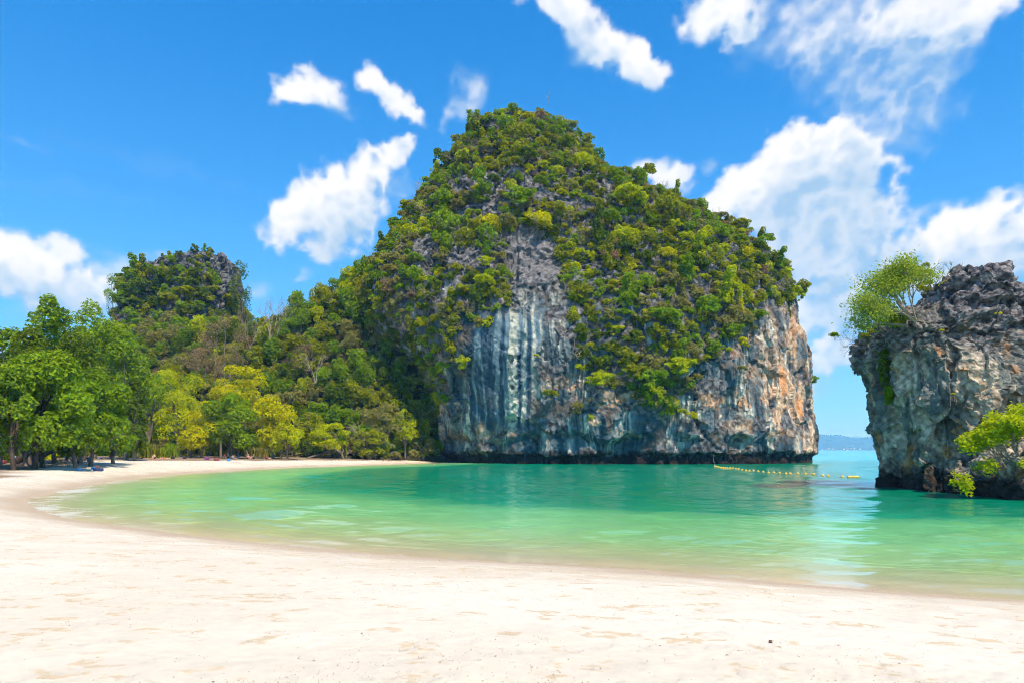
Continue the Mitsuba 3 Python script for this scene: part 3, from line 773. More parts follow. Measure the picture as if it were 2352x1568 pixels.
for X, Y, s, hue, lab in [(1378, 878, 1.25, 'leaf_lime', 'bright yellow green round bush alone on the middle of the bare wall'), (1268, 908, .85, 'leaf_olive', 'small olive bush low on the bare wall below the grey slab'), (1322, 930, .75, 'leaf_grey', 'small grey green bush beside the low olive bush on the wall'),
                          (1066, 826, .85, 'leaf_lime', 'flat topped lime bush at the left edge of the streaked wall'), (1505, 880, 1.7, 'leaf_green', 'large fresh green tree at the lower tip of the hanging wood'), (1560, 850, 1.5, 'leaf_lime', 'lime green tree right of the lower tip of the hanging wood'),
                          (1500, 905, 1.2, 'leaf_lime', 'lowest yellow green bush of the hanging wood'), (1558, 948, .6, 'leaf_lime', 'tiny lime bush on the wall below the hanging wood'), (1588, 952, .55, 'leaf_yellow', 'tiny orange yellow bush beside the lime one low on the wall'),
                          (1234, 818, .3, 'leaf_yellow', 'tiny yellow tuft on the blue streaked wall'), (1355, 958, .4, 'leaf_lime', 'tiny green tuft above the cave mouths'), (1700, 850, .6, 'leaf_grey', 'small grey green bush on the dark wall left of the orange rock'), (1455, 860, 1.2, 'leaf_olive', 'olive bush left of the lower tip of the hanging wood'),
                          (1448, 465, 1.9, 'leaf_lime', 'round bright lime tree on the right of the upper cliffs'), (1232, 510, 1.5, 'leaf_yellow', 'domed golden tree above the bare grey slab'), (1108, 440, 1.3, 'leaf_green', 'bright green tree on the left of the upper dark cliffs'), (1015, 455, 1.5, 'leaf_green', 'fresh green tree on the upper left cliffs'),
                          (1110, 655, 1.2, 'leaf_lime', 'yellow green tree left of the grey slab'), (1398, 590, 1.0, 'leaf_dry', 'reddish brown dry tree among the green on the right shoulder'), (1838, 655, 1.0, 'leaf_olive', 'olive tree overhanging the right edge of the island'), (1868, 868, .5, 'leaf_green', 'small green tuft on the right edge low over the sea')]:
    q = wall_point(X, Y)
    plant('wall_bush', f'cliff_{rng.choice([0, 1, 4, 5, 9])}', hue, q + [0, -.3, -1.6 * s], -90 + rng.normal() * 20, s, 8, lab, 'bush' if s < 1.2 else 'tree')

# trees on the hillside
P = np.stack([rng.uniform(-165, -10, 22000), rng.uniform(130, 204, 22000)], -1)
P = np.column_stack([P, hill_height(P[:, 0], P[:, 1])])
foot = np.interp(P[:, 0], [-170, -100, -70, -40, -24, -14], [128, 143, 149, 151, 156, 166])
P = P[(P[:, 1] > foot - 1) & (P[:, 2] > 1.5)]
ids = thin(P, 3.5)
depth_island = WALL_TREE.query(P[ids])[0]
hx, hy = seen(P)
hues2 = nfbm(P / 12, 2, 95)
vis = ids[np.argsort(P[ids, 1])]
vis = np.concatenate([vis[hx[vis] > 380], vis[hx[vis] <= 380]])
found = []
for n_, i in enumerate(vis):
    h = hues2[i] + rng.normal() * .10
    hue = 'leaf_dark' if h < .36 else 'leaf_olive' if h < .49 else 'leaf_beach' if h < .60 else 'leaf_green' if h < .68 else 'leaf_grey'
    if rng.random() < .06:
        hue = 'leaf_lime'
    args = (f'slope_{rng.integers(6)}', hue, P[i] - [0, 0, .8], rng.uniform(0, 360), rng.uniform(.65, 1.1), rng.uniform(0, 8))
    if n_ < 298:
        k = plant('slope_tree', *args, squash=rng.uniform(.85, 1.2))
        zone = ['wooded slope foot', 'lower wooded slope', 'middle wooded slope', 'upper wooded slope', 'wooded slope crest'][int(np.clip(P[i, 2] // 9, 0, 4))]
        side = ['behind yellow beach trees', 'near the bare tree', 'left of island', 'beside island flank', 'against the streaked wall'][int(np.clip((hx[i] - 420) // 130, 0, 4))]
        found.append((k, f'{WORDS[hue]} tree', f'{zone} {side}', hx[i]))
    else:
        plant('', *args, key=key_for('slope_forest__tree'))
name_apart(found, 'tree')
if any(k.startswith('slope_forest') for k in scene):
    tag('slope_forest', 'closed forest of the upper slope between the knoll and the island', 'forest', kind='stuff')
print('slope', len(vis))
q = thin(P, 2.3)
for i in q[:1900]:
    plant('', f'scrub_{rng.integers(4)}', ['leaf_dark', 'leaf_olive', 'leaf_grey'][rng.integers(3)], P[i] - [0, 0, .2], rng.uniform(0, 360), rng.uniform(1.0, 2.0), key=key_for('slope_undergrowth__bush'))
tag('slope_undergrowth', 'undergrowth beneath the trees of the slope', 'undergrowth', kind='stuff')

# trees on the knoll
p, nrm = surface_points(knob_v, knob_f, 12000, rng)
view = p - [0, 0, EYE]
facing = -(nrm * view).sum(1) / np.linalg.norm(view, axis=1)
sx, sy = seen(p)
KBARE = [poly((480, 575), (560, 575), (585, 720), (530, 720), (490, 650)), poly((270, 640), (330, 590), (420, 565), (450, 588), (340, 618), (285, 660))]
ok = (facing > -.2) & (sy < 850) & ((sy > 582) | (nfbm(p / 4, 2, 3) > .5)) & ~np.any([shapely.contains_xy(b, sx, sy) for b in KBARE], 0)
p, nrm, sx, sy = p[ok], nrm[ok], sx[ok], sy[ok]
found = []
for i in thin(p, 2.9):
    h = rng.random()
    hue = 'leaf_dark' if h < .35 else 'leaf_olive' if h < .65 else 'leaf_green' if h < .85 else 'leaf_beach'
    out = math.degrees(math.atan2(nrm[i, 1], nrm[i, 0]))
    k = plant('knoll_tree', f'cliff_{rng.integers(10)}', hue, p[i] - nrm[i] * .5, out + rng.normal() * 25, rng.uniform(1.0, 1.6) * (.6 if sy[i] < 620 else 1), 8)
    row = ['knoll top', 'upper knoll face', 'middle knoll face', 'lower knoll face', 'knoll foot'][int(np.clip((sy[i] - 565) // 60, 0, 4))]
    found.append((k, f'{WORDS[hue]} tree', row + (', left part' if sx[i] < 360 else ', right part' if sx[i] > 470 else ', centre'), sx[i]))
name_apart(found, 'tree')
# ------------------------------------------------------------------ the trees along the beach
def ground(x, y):
    x, y = np.atleast_1d(x).astype(float), np.atleast_1d(y).astype(float)
    foot = np.interp(x, [-170, -100, -70, -40, -24, -14], [128, 143, 149, 151, 156, 166])
    return np.where(y < foot - 1, land_height(x, y), np.maximum(land_height(x, y), hill_height(x, y)))


def ground_at(X, Y):
    """the place on the beach or the slope that the photograph shows at X, Y"""
    D = np.concatenate([np.arange(3, 40, .05), np.arange(40, 190, .2)])
    s = 1024 / 2352 * D / FOCAL
    x, z = (X - 1176) * s, EYE + (1032 - Y) * s
    k = np.argmax(z <= ground(x, D))
    return np.array([x[k], D[k], float(ground(x[k], D[k])[0])])


def beach_tree(name, X, top, bottom, width, D, hue, label, seed, leaf=.26, count=9000, lobes=22, trunk_x=None, trunks=1, r0=.28, lobe_size=(.2, .36), cat='tree', up=.45, fill=.2, depth=.9, bark='bark', group=None):
    rng = np.random.default_rng(seed)
    c, s = at(X, (top + bottom) / 2, D), 1024 / 2352 * D / FOCAL
    R = np.array([width * s / 2, width * s / 2 * depth, (bottom - top) * s / 2])
    bx = at(trunk_x or X, 0, D)[0]
    base = np.array([bx, D + .5, float(ground(bx, D + .5)[0])])
    v, f, uv, lc = crown(rng, c - base, R * [1, 1, 1.08], lobes, count, leaf, up=up, lobe_size=lobe_size, top=-1, fill=fill, barrel=True)
    k = key_for(name)
    tag(k, label, cat, group)
    scene[k + '__crown'] = ply((v + base, f), hue, uv=uv)
    parts = []
    for t in range(trunks):
        off = np.array([rng.uniform(-.5, .5) * (trunks > 1) * width * s * .35, rng.uniform(-1, 1) * (trunks > 1), 0])
        some = lc[rng.permutation(len(lc))[:max(3, 9 // trunks)]]
        tv, tf = limbs(rng, (c - base) * .5, [q - off for q in some], r0, 6)
        parts.append((tv + off, tf))
    tv, tf = join(parts)
    scene[k + '__trunk'] = ply((tv + base, tf), bark, smooth=True)
    return k


for args in [
    dict(X=20, top=715, bottom=940, width=150, D=90, hue='leaf_beach', label='tall dark green broadleaf tree at the left edge of the beach', count=4200),
    dict(X=118, top=680, bottom=920, width=150, D=90, hue='leaf_beach', label='tallest broadleaf tree of the left grove, with a ragged top', count=4600),
    dict(X=62, top=770, bottom=980, width=170, D=84, hue='leaf_dark', label='dark broadleaf tree in the middle of the left grove', count=4600),
    dict(X=215, top=705, bottom=930, width=170, D=113, hue='leaf_green', label='high fresh green tree at the right of the left grove', count=5000),
    dict(X=180, top=770, bottom=1000, width=170, D=88, hue='leaf_dark', label='dark leafy tree between the round front tree and the high tree', count=5000),
    dict(X=285, top=790, bottom=980, width=130, D=112, hue='leaf_beach', label='tree of layered leaves at the right end of the left grove', count=3800),
    dict(X=105, top=815, bottom=1025, width=215, D=72, hue='leaf_green', label='broad rounded front tree overhanging the shaded sand on the left', count=11000, trunk_x=70, r0=.3, bark='dark_bark', leaf=.23, lobes=34),
    dict(X=10, top=850, bottom=1030, width=150, D=68, hue='leaf_beach', label='front tree cut by the left edge of the picture', bark='dark_bark', count=5600, trunk_x=25, leaf=.24),
    dict(X=230, top=860, bottom=1035, width=150, D=84, hue='leaf_beach', label='darker front tree beside the broad rounded one', count=5600, trunk_x=200, leaf=.24, lobes=26),
    dict(X=40, top=930, bottom=1046, width=120, D=79, hue='leaf_beach', label='low leafy crown sweeping down to the shaded sand at far left', count=3600, leaf=.2, trunk_x=55),
    dict(X=8, top=900, bottom=1042, width=110, D=73, hue='leaf_green', label='leafy crown hiding the trunk of the front tree at the left edge', count=4200, leaf=.19, trunk_x=-10),
    dict(X=95, top=935, bottom=1040, width=120, D=76, hue='leaf_green', label='hanging lower crown left of the broad rounded front tree trunk', count=3800, leaf=.19, trunk_x=90, bark='dark_bark'),
    dict(X=150, top=925, bottom=1046, width=130, D=80, hue='leaf_dark', label='low dark crown under the broad rounded front tree', count=3800, leaf=.2, trunk_x=170),
    dict(X=255, top=955, bottom=1046, width=110, D=92, hue='leaf_beach', label='low crown above the bright palm shrub', count=2800, leaf=.22),
    dict(X=305, top=880, bottom=1035, width=90, D=106, hue='leaf_dark', label='narrow dark tree where the left grove meets the yellow trees', count=3400),
    dict(X=340, top=850, bottom=950, width=110, D=140, hue='leaf_green', label='feathery light green tree behind the gap in the grove', count=2200),
    dict(X=405, top=850, bottom=960, width=150, D=150, hue='leaf_lime', label='open flat topped lime tree behind the beach', count=2600, fill=.1),
    dict(X=412, top=905, bottom=1015, width=130, D=138, hue='leaf_lime', label='lime green tree left of the bright beach tree', count=3000),
    dict(X=445, top=945, bottom=1035, width=110, D=131, hue='leaf_yellow', label='low yellowish tree at the edge of the sand', count=2600, trunks=2),
    dict(X=565, top=842, bottom=935, width=150, D=146, hue='leaf_yellow', label='high golden yellow tree above the bright beach tree', count=3400),
    dict(X=505, top=890, bottom=960, width=90, D=143, hue='leaf_yellow', label='small golden tree left of the high golden one', count=1800),
    dict(X=535, top=905, bottom=1036, width=135, D=133, hue='leaf_green', label='bright green beach tree standing on many thin trunks', count=9000, trunks=6, r0=.16, lobes=26),
    dict(X=625, top=915, bottom=1035, width=140, D=136, hue='leaf_yellow', label='yellow green tree right of the bright beach tree', count=4400, trunks=2),
    dict(X=658, top=965, bottom=1040, width=75, D=134, hue='leaf_lime', label='low lime green tree at the edge of the sand', count=2200),
    dict(X=764, top=975, bottom=1030, width=112, D=146, hue='leaf_lime', label='low domed lime tree over a tangle of roots', count=2600, trunk_x=790, lobes=16),
    dict(X=715, top=950, bottom=1020, width=90, D=152, hue='leaf_olive', label='olive bush behind the low domed lime tree', count=2000),
    dict(X=850, top=985, bottom=1045, width=90, D=150, hue='leaf_olive', label='drooping olive bush at the right end of the sand', count=2200),
    dict(X=880, top=930, bottom=1000, width=100, D=153, hue='leaf_grey', label='straggling grey green tree above the cave at the beach end', count=1800),
    dict(X=930, top=940, bottom=1010, width=70, D=155, hue='leaf_lime', label='small lime tree leaning beside the streaked wall', count=1100),
    dict(X=512, top=725, bottom=875, width=150, D=157, hue='leaf_dry', label='large leafless looking brown tree below the knoll', count=4200, fill=.35, bark='bark', leaf=.15, lobes=34, lobe_size=(.14, .28)),
    dict(X=455, top=800, bottom=865, width=80, D=172, hue='leaf_dry', label='small dry brown tree at the foot of the knoll', count=900, bark='pale_bark', leaf=.2),
    dict(X=700, top=790, bottom=870, width=70, D=168, hue='leaf_dry', label='withered brown tree in the dark gap of the slope', count=900, bark='pale_bark', leaf=.18),
    dict(X=555, top=600, bottom=720, width=60, D=205, hue='leaf_dark', label='dark tree on the right edge of the knoll', count=1500),
    dict(X=262, top=635, bottom=700, width=60, D=205, hue='leaf_green', label='small tree on the left edge of the knoll', count=900),
]:
    beach_tree('beach_tree', seed=hash(args['label'][:9]) % 1 + int(args['X'] * 7 + args['top']), **args)


def bare_tree(name, X, Y, D, height, seed, label, stems, r=.2, depth=5, spread=.45, bark='pale_bark', up=.15, cat='bare tree'):
    rng = np.random.default_rng(seed)
    parts = []
    for d in stems:
        parts += branching(rng, at(X, Y, D), d, height * .38, r, depth, spread, up)[0]
    k = key_for(name)
    tag(k, label, cat)
    scene[k + '__branches'] = ply(join(parts), bark)


bare_tree('bare_tree', 620, 790, 172, 12, 3, 'leafless pale tree with spreading branches on the crest', [(.9, 0, 1), (-.1, .2, 1), (.5, -.2, 1.2)], r=.17)
bare_tree('bare_tree', 575, 800, 172, 9, 4, 'leafless tree standing in front of the large brown tree', [(-.4, 0, 1), (.4, 0, 1)], r=.10)
bare_tree('bare_tree', 725, 880, 150, 7, 5, 'white bare twigs in the dark gap of the slope', [(-.2, 0, 1), (.3, .1, 1)], r=.10)
bare_tree('bare_tree', 850, 1020, 151, 6, 6, 'grey bare branches hanging over the end of the beach', [(.8, -.2, .4), (-.5, -.2, .5), (.2, -.3, .9)], r=.10, up=0)
bare_tree('bare_tree', 1225, 905, 136, 3.2, 7, 'tangle of dry twigs on the bare wall left of the cave', [(-.4, -.5, .5), (.5, -.5, .4)], r=.05, up=0)
bare_tree('bare_tree', 1262, 240, 196, 3.5, 8, 'thin dead trunk sticking up from the summit', [(0, 0, 1)], r=.08, spread=.3, depth=3)

# ------------------------------------------------------------------ plants on the sea stack
STACK_TREE = cKDTree(stack_v)


def stack_point(X, Y, inset=.0):
    D = np.arange(40, 66, .1)
    pts = np.stack([at(X, Y, d) for d in D])
    dist = STACK_TREE.query(pts)[0]
    k = np.argmax(dist < .28) if (dist < .28).any() else dist.argmin()
    return pts[k]


scene['leaf_feather'] = {'type': 'principledthin', 'base_color': proc(lambda p, n, uv: mix((.26, .36, .03), (.52, .62, .09), uv.x)), 'roughness': .45, 'eta': 1.4, 'diff_trans': 1.0, 'spec_trans': 0.0}
rng = np.random.default_rng(77)
root = stack_point(2095, 735)
parts, tips = [], []
for d in [(-1.3, -.1, .45), (-1.0, .3, .9), (-.55, -.2, 1.1), (-.25, .2, 1.2), (-.8, -.4, .75), (.15, .0, 1.1), (-1.5, .1, .15), (-1.2, -.4, .35), (-1.4, .2, .55), (-.9, .0, .6)]:
    a, b = branching(rng, root + rng.normal(size=3) * .15, d, 1.75, .075, 4, .42, .06, shrink=.68)
    parts += a
    tips += b
tag('stack_tree', 'feathery light green tree leaning left from the top of the sea stack', 'tree')
scene['stack_tree__branches'] = ply(join(parts), 'pale_bark')
c = np.array([t[0] for t in tips if t[2] <= 2])
which = rng.integers(0, len(c), 12500)
off = rng.normal(size=(12500, 3)) * [.44, .40, .26]
n_ = rng.normal(size=(12500, 3)) * .8 + [0, 0, .9]
n_ /= np.linalg.norm(n_, axis=1, keepdims=True)
v, f, uv = leaf_quads(c[which] + off, n_, .085 * rng.uniform(.7, 1.5, 12500), rng, .5)
scene['stack_tree__leaves'] = ply((v, f), 'leaf_feather', uv=uv)


def stack_bush(name, X, Y, D_off, R, hue, count, leaf, seed, label, lobes=7, cat='bush', drop=0.):
    rng = np.random.default_rng(seed)
    base = stack_point(X, Y) + [0, D_off, 0]
    v, f, uv, lc = crown(rng, np.array([0, 0, -drop]), R, lobes, count, leaf, top=-1, lobe_size=(.28, .5))
    k = key_for(name)
    tag(k, label, cat)
    scene[k + '__leaves'] = ply((v + base, f), hue, uv=uv)
    tv, tf = limbs(rng, np.array([0, 0, .1]), lc[:4], .04)
    scene[k + '__stem'] = ply((tv + base, tf), 'bark')


stack_bush('stack_bush', 2118, 622, 0, (.95, .9, .75), 'leaf_olive', 1500, .075, 1, 'rounded olive bush at the top of the sea stack')
stack_bush('stack_bush', 2120, 662, -.4, (.85, .7, .55), 'leaf_yellow', 900, .07, 2, 'golden bush just below the olive one on the sea stack')
stack_bush('stack_bush', 2055, 740, -.4, (1.7, .9, .7), 'leaf_green', 2600, .075, 3, 'leafy green bush on the edge of the stack under the feathery tree', lobes=11)
stack_bush('stack_bush', 1985, 765, -.2, (.9, .7, .6), 'leaf_olive', 900, .07, 4, 'small bush at the left corner of the stack top')
stack_bush('stack_bush', 1918, 768, 0, (.55, .5, .3), 'leaf_beach', 420, .075, 5, 'tiny dark green tuft hanging out at the far left of the stack')
stack_bush('hanging_vine', 2032, 850, -.25, (.75, .5, 1.9), 'leaf_dark', 2600, .08, 6, 'dark green creeper hanging down the shaded face of the stack', lobes=16, cat='creeper')
stack_bush('hanging_vine', 2040, 905, -.2, (.55, .4, 1.1), 'leaf_beach', 1100, .08, 7, 'lower end of the creeper beside a crack in the stack', lobes=9, cat='creeper')
for X, Y, hue, lab in [(2190, 905, 'leaf_yellow', 'small orange tuft low on the face of the stack'), (2290, 720, 'leaf_yellow', 'rusty tuft on the upper right of the stack'), (2160, 760, 'leaf_yellow', 'rusty tuft under the golden bush')]:
    stack_bush('rock_tuft', X, Y, -.1, (.22, .2, .16), hue, 110, .05, X, lab, 3, 'tuft')


def stack_twigs(X, Y, dirs, length, r, seed, label, depth=4, spread=.5, up=.05, bark='pale_bark'):
    rng = np.random.default_rng(seed)
    parts = []
    for d in dirs:
        parts += branching(rng, stack_point(X, Y), d, length, r, depth, spread, up)[0]
    k = key_for('dead_shrub')
    tag(k, label, 'bare shrub')
    scene[k + '__branches'] = ply(join(parts), bark)


stack_twigs(2140, 668, [(-.2, 0, 1), (.5, 0, .9), (-.5, .1, .9)], 1.15, .05, 1, 'dark leafless shrub reaching into the sky above the stack', bark='bark')
stack_twigs(2165, 650, [(.9, -.2, .5), (.6, 0, 1)], .8, .06, 2, 'crooked bare limb at the top left corner of the dark crag', bark='bark')
stack_twigs(2105, 735, [(-.4, -.6, -.1), (.3, -.5, .3), (.5, -.4, -.2), (0, -.5, .7)], .7, .035, 3, 'tangle of grey dead twigs under the golden bush')
stack_twigs(1975, 790, [(-1, -.2, .1), (-1, 0, -.3), (-.8, -.3, .4), (-1, .2, .2)], .8, .03, 4, 'bare twigs reaching left from the corner of the stack', bark='bark')
stack_twigs(1995, 790, [(.3, -.6, -.2), (-.4, -.6, -.4), (0, -.6, .2)], .6, .03, 5, 'grey twig tangle at the left shoulder of the stack')

# the bright bush over the ledge
scene['leaf_bright'] = {'type': 'principledthin', 'base_color': proc(lambda p, n, uv: mix((.42, .52, .012), (.74, .78, .02), uv.x)), 'roughness': .35, 'eta': 1.4, 'diff_trans': 1.0, 'spec_trans': 0.0}
rng = np.random.default_rng(99)
foot_ = at(2335, 1062, 42.0)
parts, tips = [], []
for d in [(-1.2, -.1, .35), (-1.0, .1, .75), (-.7, -.3, .9), (-.4, .1, 1.0), (0, -.1, 1.1), (-1.4, .0, .10), (.4, 0, 1.0), (-1.3, -.2, .25), (-1.2, -.3, .5), (-.9, .3, .5), (-.2, -.3, .8), (.3, -.3, .7)]:
    a, b = branching(rng, foot_ + rng.normal(size=3) * .12, d, 1.25, .05, 3, .36, .12, shrink=.72)
    parts += a
    tips += [t for t in b if t[2] <= 1]
a, b = branching(rng, foot_ + [-2.6, 0, .2], (-.7, -.1, -.9), 1.0, .03, 2, .3, -.3)
parts += a
tips += [t for t in b if t[2] <= 1]
tag('ledge_bush', 'bright yellow green bush with leaf rosettes over the rock ledge at right', 'bush')
scene['ledge_bush__branches'] = ply(join(parts), 'pale_bark')
LC, LN = [], []
for p_, d_, _ in tips:
    m_ = 30
    a_ = rng.uniform(0, 6.28, m_)
    rr = rng.uniform(.06, .40, m_)
    LC.append(p_ + np.stack([np.cos(a_) * rr, np.sin(a_) * rr, .06 + .14 * rng.normal(size=m_)], 1))
    LN.append(np.stack([-np.cos(a_) * .35, -np.sin(a_) * .35, np.ones(m_)], 1) + rng.normal(size=(m_, 3)) * .6)
LC, LN = np.vstack(LC), np.vstack(LN)
LN /= np.linalg.norm(LN, axis=1, keepdims=True)
v, f, uv = leaf_quads(LC, LN, rng.uniform(.10, .17, len(LC)), rng, .5)
scene['ledge_bush__leaves'] = ply((v, f), 'leaf_bright', uv=uv)
k = key_for('dead_shrub')
tag(k, 'white dead branches under the bright bush on the ledge', 'bare shrub')
parts = []
for d in [(-.6, -.3, .5), (.5, -.3, .4), (-.9, -.3, .1), (.1, -.4, .9), (-.4, -.5, -.1)]:
    parts += branching(rng, at(2295, 1052, 42.0), d, .62, .045, 3, .5, .05)[0]
scene[k + '__branches'] = ply(join(parts), 'pale_bark')

# ------------------------------------------------------------------ people resting on the beach
def ball(p, r, n=10):
    return m3.Manifold.sphere(float(r), n).translate([float(c) for c in p])


def bone(a, b, ra, rb):
    return m3.Manifold.batch_hull([ball(a, ra), ball(b, rb)])


def finish(parts, smooth_edge=.04):
    m = m3.Manifold.batch_boolean(parts, m3.OpType.Add).refine_to_length(smooth_edge).to_mesh()
    t = trimesh.Trimesh(m.vert_properties[:, :3], m.tri_verts, process=True)
    trimesh.smoothing.filter_taubin(t, iterations=6)
    return t.vertices, t.faces


def hand_of(wrist, d, side):
    """palm, four unequal curled fingers and a thumb from its side"""
    d = np.asarray(d, float) / np.linalg.norm(d)
    across = np.cross(d, [0, 0, 1.])
    across = across / (np.linalg.norm(across) + 1e-9) if np.linalg.norm(across) > .1 else np.array([1., 0, 0])
    down = np.cross(across, d)
    down = down if down[2] < 0 else -down
    palm = wrist + d * .085
    out = [m3.Manifold.batch_hull([ball(wrist, .024, 8), ball(palm + across * .03, .014, 8), ball(palm - across * .03, .014, 8)])]
    for k, l in zip((-.033, -.011, .011, .033), (.060, .074, .078, .066)):
        a = palm + across * k
        b = a + d * l * .6 + down * .008
        out += [bone(a, b, .010, .009), bone(b, b + d * l * .35 + down * .022, .009, .007)]
    a = wrist + d * .03 + across * side * .028
    out += [bone(a, a + d * .035 + across * side * .03, .012, .010), bone(a + d * .035 + across * side * .03, a + d * .065 + across * side * .034, .010, .008)]
    return out


POSES = {   # joints in metres, facing -y, resting on z = 0
    'sitting': dict(pelvis=(0, 0, .12), waist=(0, .02, .28), chest=(0, -.01, .47), neck=(0, -.03, .62), head=(0, -.06, .76), sh=(.19, -.01, .56), el=(.25, -.20, .40), wr=(.15, -.40, .42), hip=(.10, -.02, .11), kn=(.14, -.40, .44), an=(.12, -.66, .08), toe=(.13, -.84, .04)),
    'leaning': dict(pelvis=(0, 0, .12), waist=(0, .07, .27), chest=(0, .15, .44), neck=(0, .17, .58), head=(0, .13, .72), sh=(.19, .16, .53), el=(.25, .32, .30), wr=(.26, .42, .07), hip=(.10, -.03, .11), kn=(.13, -.46, .22), an=(.10, -.86, .07), toe=(.12, -.98, .16)),
    'lying': dict(pelvis=(0, 0, .12), waist=(0, .17, .11), chest=(0, .36, .12), neck=(0, .52, .13), head=(0, .66, .14), sh=(.19, .44, .12), el=(.30, .62, .06), wr=(.10, .82, .05), hip=(.09, -.04, .11), kn=(.11, -.48, .08), an=(.11, -.90, .06), toe=(.13, -1.04, .03)),
    'standing': dict(pelvis=(0, 0, .92), waist=(0, 0, 1.08), chest=(0, .01, 1.28), neck=(0, 0, 1.48), head=(0, -.03, 1.63), sh=(.19, .01, 1.40), el=(.25, .04, 1.13), wr=(.24, -.10, .90), hip=(.09, 0, .90), kn=(.11, -.03, .49), an=(.12, .03, .08), toe=(.14, -.13, .03)),
    'bending': dict(pelvis=(0, .12, .88), waist=(0, .02, 1.0), chest=(0, -.18, 1.06), neck=(0, -.38, 1.03), head=(0, -.50, .95), sh=(.19, -.30, 1.02), el=(.22, -.36, .74), wr=(.16, -.46, .50), hip=(.09, .12, .86), kn=(.12, .02, .47), an=(.13, .10, .08), toe=(.15, -.06, .03)),
}


def build_pose(j):
    J = {k: np.array(q, float) for k, q in j.items()}
    side = lambda k, s: J[k] * [s, 1, 1]  # noqa: E731
    body = [bone(J['pelvis'], J['waist'], .125, .115), bone(J['waist'], J['chest'], .115, .135), bone(J['chest'], J['neck'], .11, .055), bone(J['neck'], J['head'], .052, .06)]
    head, face = J['head'], np.array([0, -1, 0]) if abs(J['head'][2] - J['neck'][2]) > .07 else np.array([0, .1, .99])
    up = J['head'] - J['neck']
    up /= np.linalg.norm(up)
    body += [m3.Manifold.batch_hull([ball(head + up * .03, .095, 14), ball(head - up * .06 + face * .03, .058)]), ball(head + face * .105 - up * .005, .018), ball(head + np.array([.09, 0, 0]), .022), ball(head - np.array([.09, 0, 0]), .022)]
    shirt = [bone(J['pelvis'], J['waist'], .138, .130), bone(J['waist'], J['chest'], .130, .150), bone(J['chest'], J['neck'] * .6 + J['chest'] * .4, .135, .085)]
    shorts = [bone(J['pelvis'], J['pelvis'] * .6 + J['waist'] * .4, .140, .132)]
    for s in (-1, 1):
        sh, el, wr, hip, kn, an, toe = (side(k, s) for k in ('sh', 'el', 'wr', 'hip', 'kn', 'an', 'toe'))
        body += [bone(J['chest'], sh, .10, .062), bone(sh, el, .055, .042), bone(el, wr, .042, .028), bone(J['pelvis'], hip, .11, .095), bone(hip, kn, .092, .060), bone(kn, an, .058, .038), bone(an, toe, .040, .026)]
        body += hand_of(wr, wr - el, -s)
        shirt += [bone(J['chest'], sh, .115, .078), bone(sh, sh * .45 + el * .55, .074, .062)]
        shorts += [bone(J['pelvis'], hip, .125, .110), bone(hip, hip * .45 + kn * .55, .108, .090)]
    hair = m3.Manifold.batch_hull([ball(head + up * .045 - face * .015, .102, 14), ball(head - face * .06 - up * .02, .07)]) - m3.Manifold.cube([.4, .4, .4], True).translate([float(c) for c in head + face * .255 - up * .02])
    brim = m3.Manifold.batch_hull([m3.Manifold.cylinder(.02, .13, .13, 16).translate([float(c) for c in head + np.array([0, -.02, .05])])])
    hat = m3.Manifold.batch_boolean([m3.Manifold.batch_hull([ball(head + np.array([0, 0, .075]), .10, 14), ball(head + np.array([0, 0, .05]), .108, 14)]), brim], m3.OpType.Add)
    return {'body': finish(body, .05), 'shirt': finish(shirt, .07), 'shorts': finish(shorts, .07), 'hair': finish([hair], .06), 'hat': finish([hat], .08)}


FIGURES = {k: {n: ply(m, smooth=True) for n, m in build_pose(j).items()} for k, j in POSES.items()}
TINTS = {'skin': (.55, .34, .23), 'pale_skin': (.68, .44, .33), 'brown_skin': (.30, .18, .11), 'black': (.03, .03, .035), 'navy': (.03, .05, .16), 'blue': (.06, .25, .60), 'white': (.75, .75, .73), 'red': (.62, .04, .04), 'orange': (.80, .18, .03), 'purple': (.22, .05, .25), 'pink': (.80, .25, .30), 'grey': (.32, .32, .34),
         'light_blue': (.38, .55, .78), 'brown': (.14, .08, .05), 'dark_red': (.25, .05, .06), 'green': (.10, .30, .14)}
for k_, c_ in TINTS.items():
    scene['cloth_' + k_] = {'type': 'principled', 'base_color': {'type': 'rgb', 'value': list(c_)}, 'roughness': .7}


def person(X, Y, pose, turn, label, skin='skin', top=None, shorts='black', hair='brown', hat=None):
    k = key_for('person')
    q = ground_at(X, Y)
    tf = T().translate([float(q[0]), float(q[1]), float(q[2]) + .01]).rotate([0, 0, 1], turn)
    def put(part, mesh, colour):
        scene[f'{k}__{part}'] = {**FIGURES[pose][mesh], 'bsdf': {'type': 'ref', 'id': 'cloth_' + colour}, 'to_world': tf}
    put('body', 'body', skin)
    if top:
        put('shirt', 'shirt', top)
    put('shorts', 'shorts', shorts)
    put('hat' if hat else 'hair', 'hat' if hat else 'hair', hat or hair)
    tag(k, label, 'person', 'people resting on the beach')


